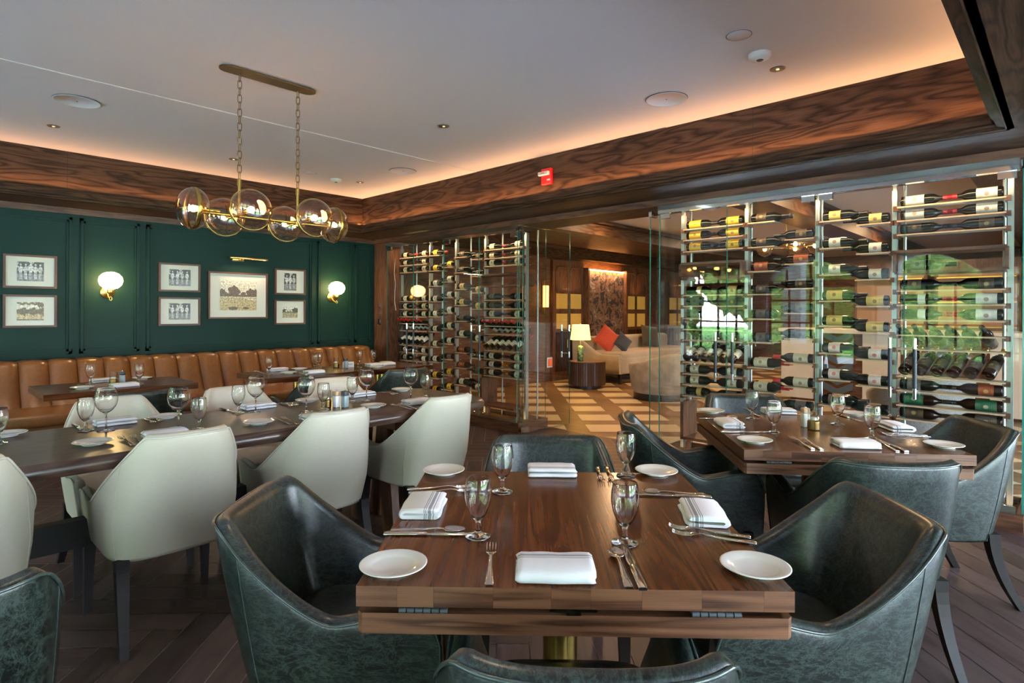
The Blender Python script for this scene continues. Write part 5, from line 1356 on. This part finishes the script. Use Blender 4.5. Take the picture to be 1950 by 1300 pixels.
def cushion(x, y, z, rx, rz, m, lab, s=.42):
    mb = MB(True); rows = []; n = 12
    for i in range(n + 1):
        for k in (0,): pass
    for sgn in (1, -1):
        rows = []
        for i in range(n + 1):
            u = -1 + 2 * i / n; row = []
            for j in range(n + 1):
                v = -1 + 2 * j / n; th_ = .075 * ((1 - u * u) ** .45) * ((1 - v * v) ** .45); k_ = 1 - .06 * ((1 - abs(u)) + (1 - abs(v))) / 2
                row.append((u * s / 2 * (1 - .05 * (1 - v * v)), sgn * th_, v * s / 2 * (1 - .05 * (1 - u * u))))
            rows.append(row)
        mb.grid(rows)
    o = mb.build('cushion', m); o.location = (x, y, z); o.rotation_euler = (rx, R(rz[1]) if isinstance(rz, tuple) else 0, R(rz[0] if isinstance(rz, tuple) else rz)); tag(o, lab, 'cushion', 'cushions on the lounge sofa'); return o
cushion(9.38, 6.42, .80, R(-14), (-40, 40), M_or, 'rust orange cushion standing on a corner on the lounge sofa')
cushion(9.62, 6.22, .73, R(-14), (-30, 40), M_nav, 'dark navy cushion beside the orange one on the sofa', .32)
cushion(11.1, 6.50, .80, R(-16), (-20, 8), M_olv, 'dark olive cushion further right on the lounge sofa', .46)
def barrel(x, y, rz, m, r, h, lab, cat='armchair'):
    t = thing('barrel_armchair', lab, 'armchair', (x, y, 0), rz)
    MB(True).cyl((0, 0, 0), r * .80, .10, 40).build('plinth', M_black, t)
    mb = MB(True); rows = []
    N = 48
    for i in range(N + 1):
        a = R(-140 + 280 * i / N) - PI / 2; k = abs(i / N * 2 - 1); hh = h - .16 * smooth01((k - .35) / .6); c, s = math.cos(a), math.sin(a)
        rows.append([(c * r * q, s * r * q, z) for q, z in ((.80, .10), (.90, .16), (.95, .35), (1.0, hh - .03), (.98, hh), (.92, hh + .008), (.85, hh - .01), (.82, hh - .06), (.74, .36), (.7, .10))])
    mb.grid(rows, closed=True); mb.add(rows[0], [tuple(range(10))]); mb.add(rows[-1], [tuple(range(10))[::-1]]); mb.build('shell', m, t)
    MB(True).lathe([(0, .10), (r * .78, .10), (r * .80, .16), (r * .80, .40), (r * .74, .45), (0, .46)], (0, 0, 0), 40).build('seat', m, t); return t
barrel(8.10, 4.55, R(10), M_velvet, .52, .70, 'taupe velvet barrel armchair with its back to the passage')
barrel(6.55, 1.02, R(-40), M_gweave, .42, .74, 'grey tweed tub chair seen through the near wine cabinet')
barrel(7.6, -.1, R(-60), M_gweave, .42, .74, 'grey tweed tub chair further off behind the near wine cabinet')
# tall amber sconce on the wood wall, seen over the glass door
t = thing('lounge_sconce', 'tall amber-lit cylinder sconce on the lounge wall', 'lamp', (8.32, VG - .01, 1.62))
MB(True).cyl((0, -.08, -.22), .055, .40, 20).build('shade', M_shade, t); MB().box((0, -.03, -.03), (.05, .06, .62)).build('back_plate', M_gold, t)
# bar with pale stone and chevron front behind the near cabinet
M_stone = plain('pale_veined_stone', (.50, .40, .30), .3, bump=(12, .1)); M_chev = plain('slate_chevron', (.05, .055, .06), .35)
M_tan = plain('tan_plaster', (.30, .17, .075), .6)
t = thing('bar_counter', 'bar counter with pale panels and slate chevron front beyond the near cabinet', 'counter', (0, 0, 0))
MB().box((9.6, 1.0, 1.06), (.8, 4.4, .06)).build('worktop', M_stone, t); MB().box((9.7, 1.0, .515), (.5, 4.2, 1.03)).build('front', M_wal, t)
for y in (-.9, .5, 1.9, 3.0): MB().box((9.43, y, .53), (.05, .45, .98)).build('pale_panel', M_stone, t)
mb = MB()
for y in (-.2, 1.2, 2.45):
    for k in range(6):
        for s in (-1, 1):
            z = .12 + k * .15; mb.add([(9.42, y, z), (9.42, y + s * .2, z + .10), (9.42, y + s * .2, z + .20), (9.42, y, z + .10)], [(0, 1, 2, 3)])
mb.build('chevron_tiles', M_chev, t)
for k, (y) in enumerate((-.4, 1.1, 2.3)):
    t = thing('back_bar_shelf', ['lit bottle shelf behind the bar, at its right', 'lit bottle shelf behind the bar, in its middle', 'lit bottle shelf behind the bar, at its left'][k], 'shelf', (12.0, y, 0))
    MB().box((.15, 0, 1.1), (.3, 1.1, 2.2)).build('carcass', M_oakv, t)
    for z in (1.1, 1.5, 1.9): MB().box((-.02, 0, z), (.30, 1.0, .02)).build('shelf', M_gold, t)
    MB().box((-.01, 0, 1.5), (.01, 1.0, 1.1)).build('back_panel', M_tan, t)
# big pendant and lounge light
for k, (x, y, p) in enumerate(((7.0, 4.6, 30), (10.3, 4.6, 30), (7.0, 1.8, 30), (10.4, 1.8, 34), (7.4, -1.4, 26), (11, -1.6, 30), (13.8, 3.5, 30))):
    o = area('lounge_lamp', (x, y, 2.65), (0, 0, 0), .12, .12, p, (1, .60, .30)); o.data.shape = 'DISK'
t = thing('lounge_chandelier', 'gold chandelier with glowing globes hanging in the bar beyond the glass', 'lamp', (8.2, 2.75, 2.12))
MB(True).cyl((0, 0, .1), .008, .70, 8).build('stem', M_gold, t); MB(True).tube([(.34 * math.cos(a), .34 * math.sin(a), .1) for a in [2 * PI * k / 24 for k in range(24)]], .008, 6, closed=True).build('ring', M_gold, t)
MB(True).cyl((-.34, 0, .1), .007, .68, 8, axis='X').build('spoke', M_gold, t)
for k in range(5):
    a = 2 * PI * k / 5; c = (.34 * math.cos(a), .34 * math.sin(a), .08)
    g = MB(True).lathe([(0, -.11), (.078, -.078), (.11, 0), (.078, .078), (0, .11)], c, 24).build('globe', M_smoke, t)
    MB(True).lathe([(0, -.03), (.022, -.02), (.026, 0), (.02, .02), (0, .03)], c, 12).build('bulb', M_bulb, g)
# another chandelier over the table beside the windows, caught as a reflection in the glass
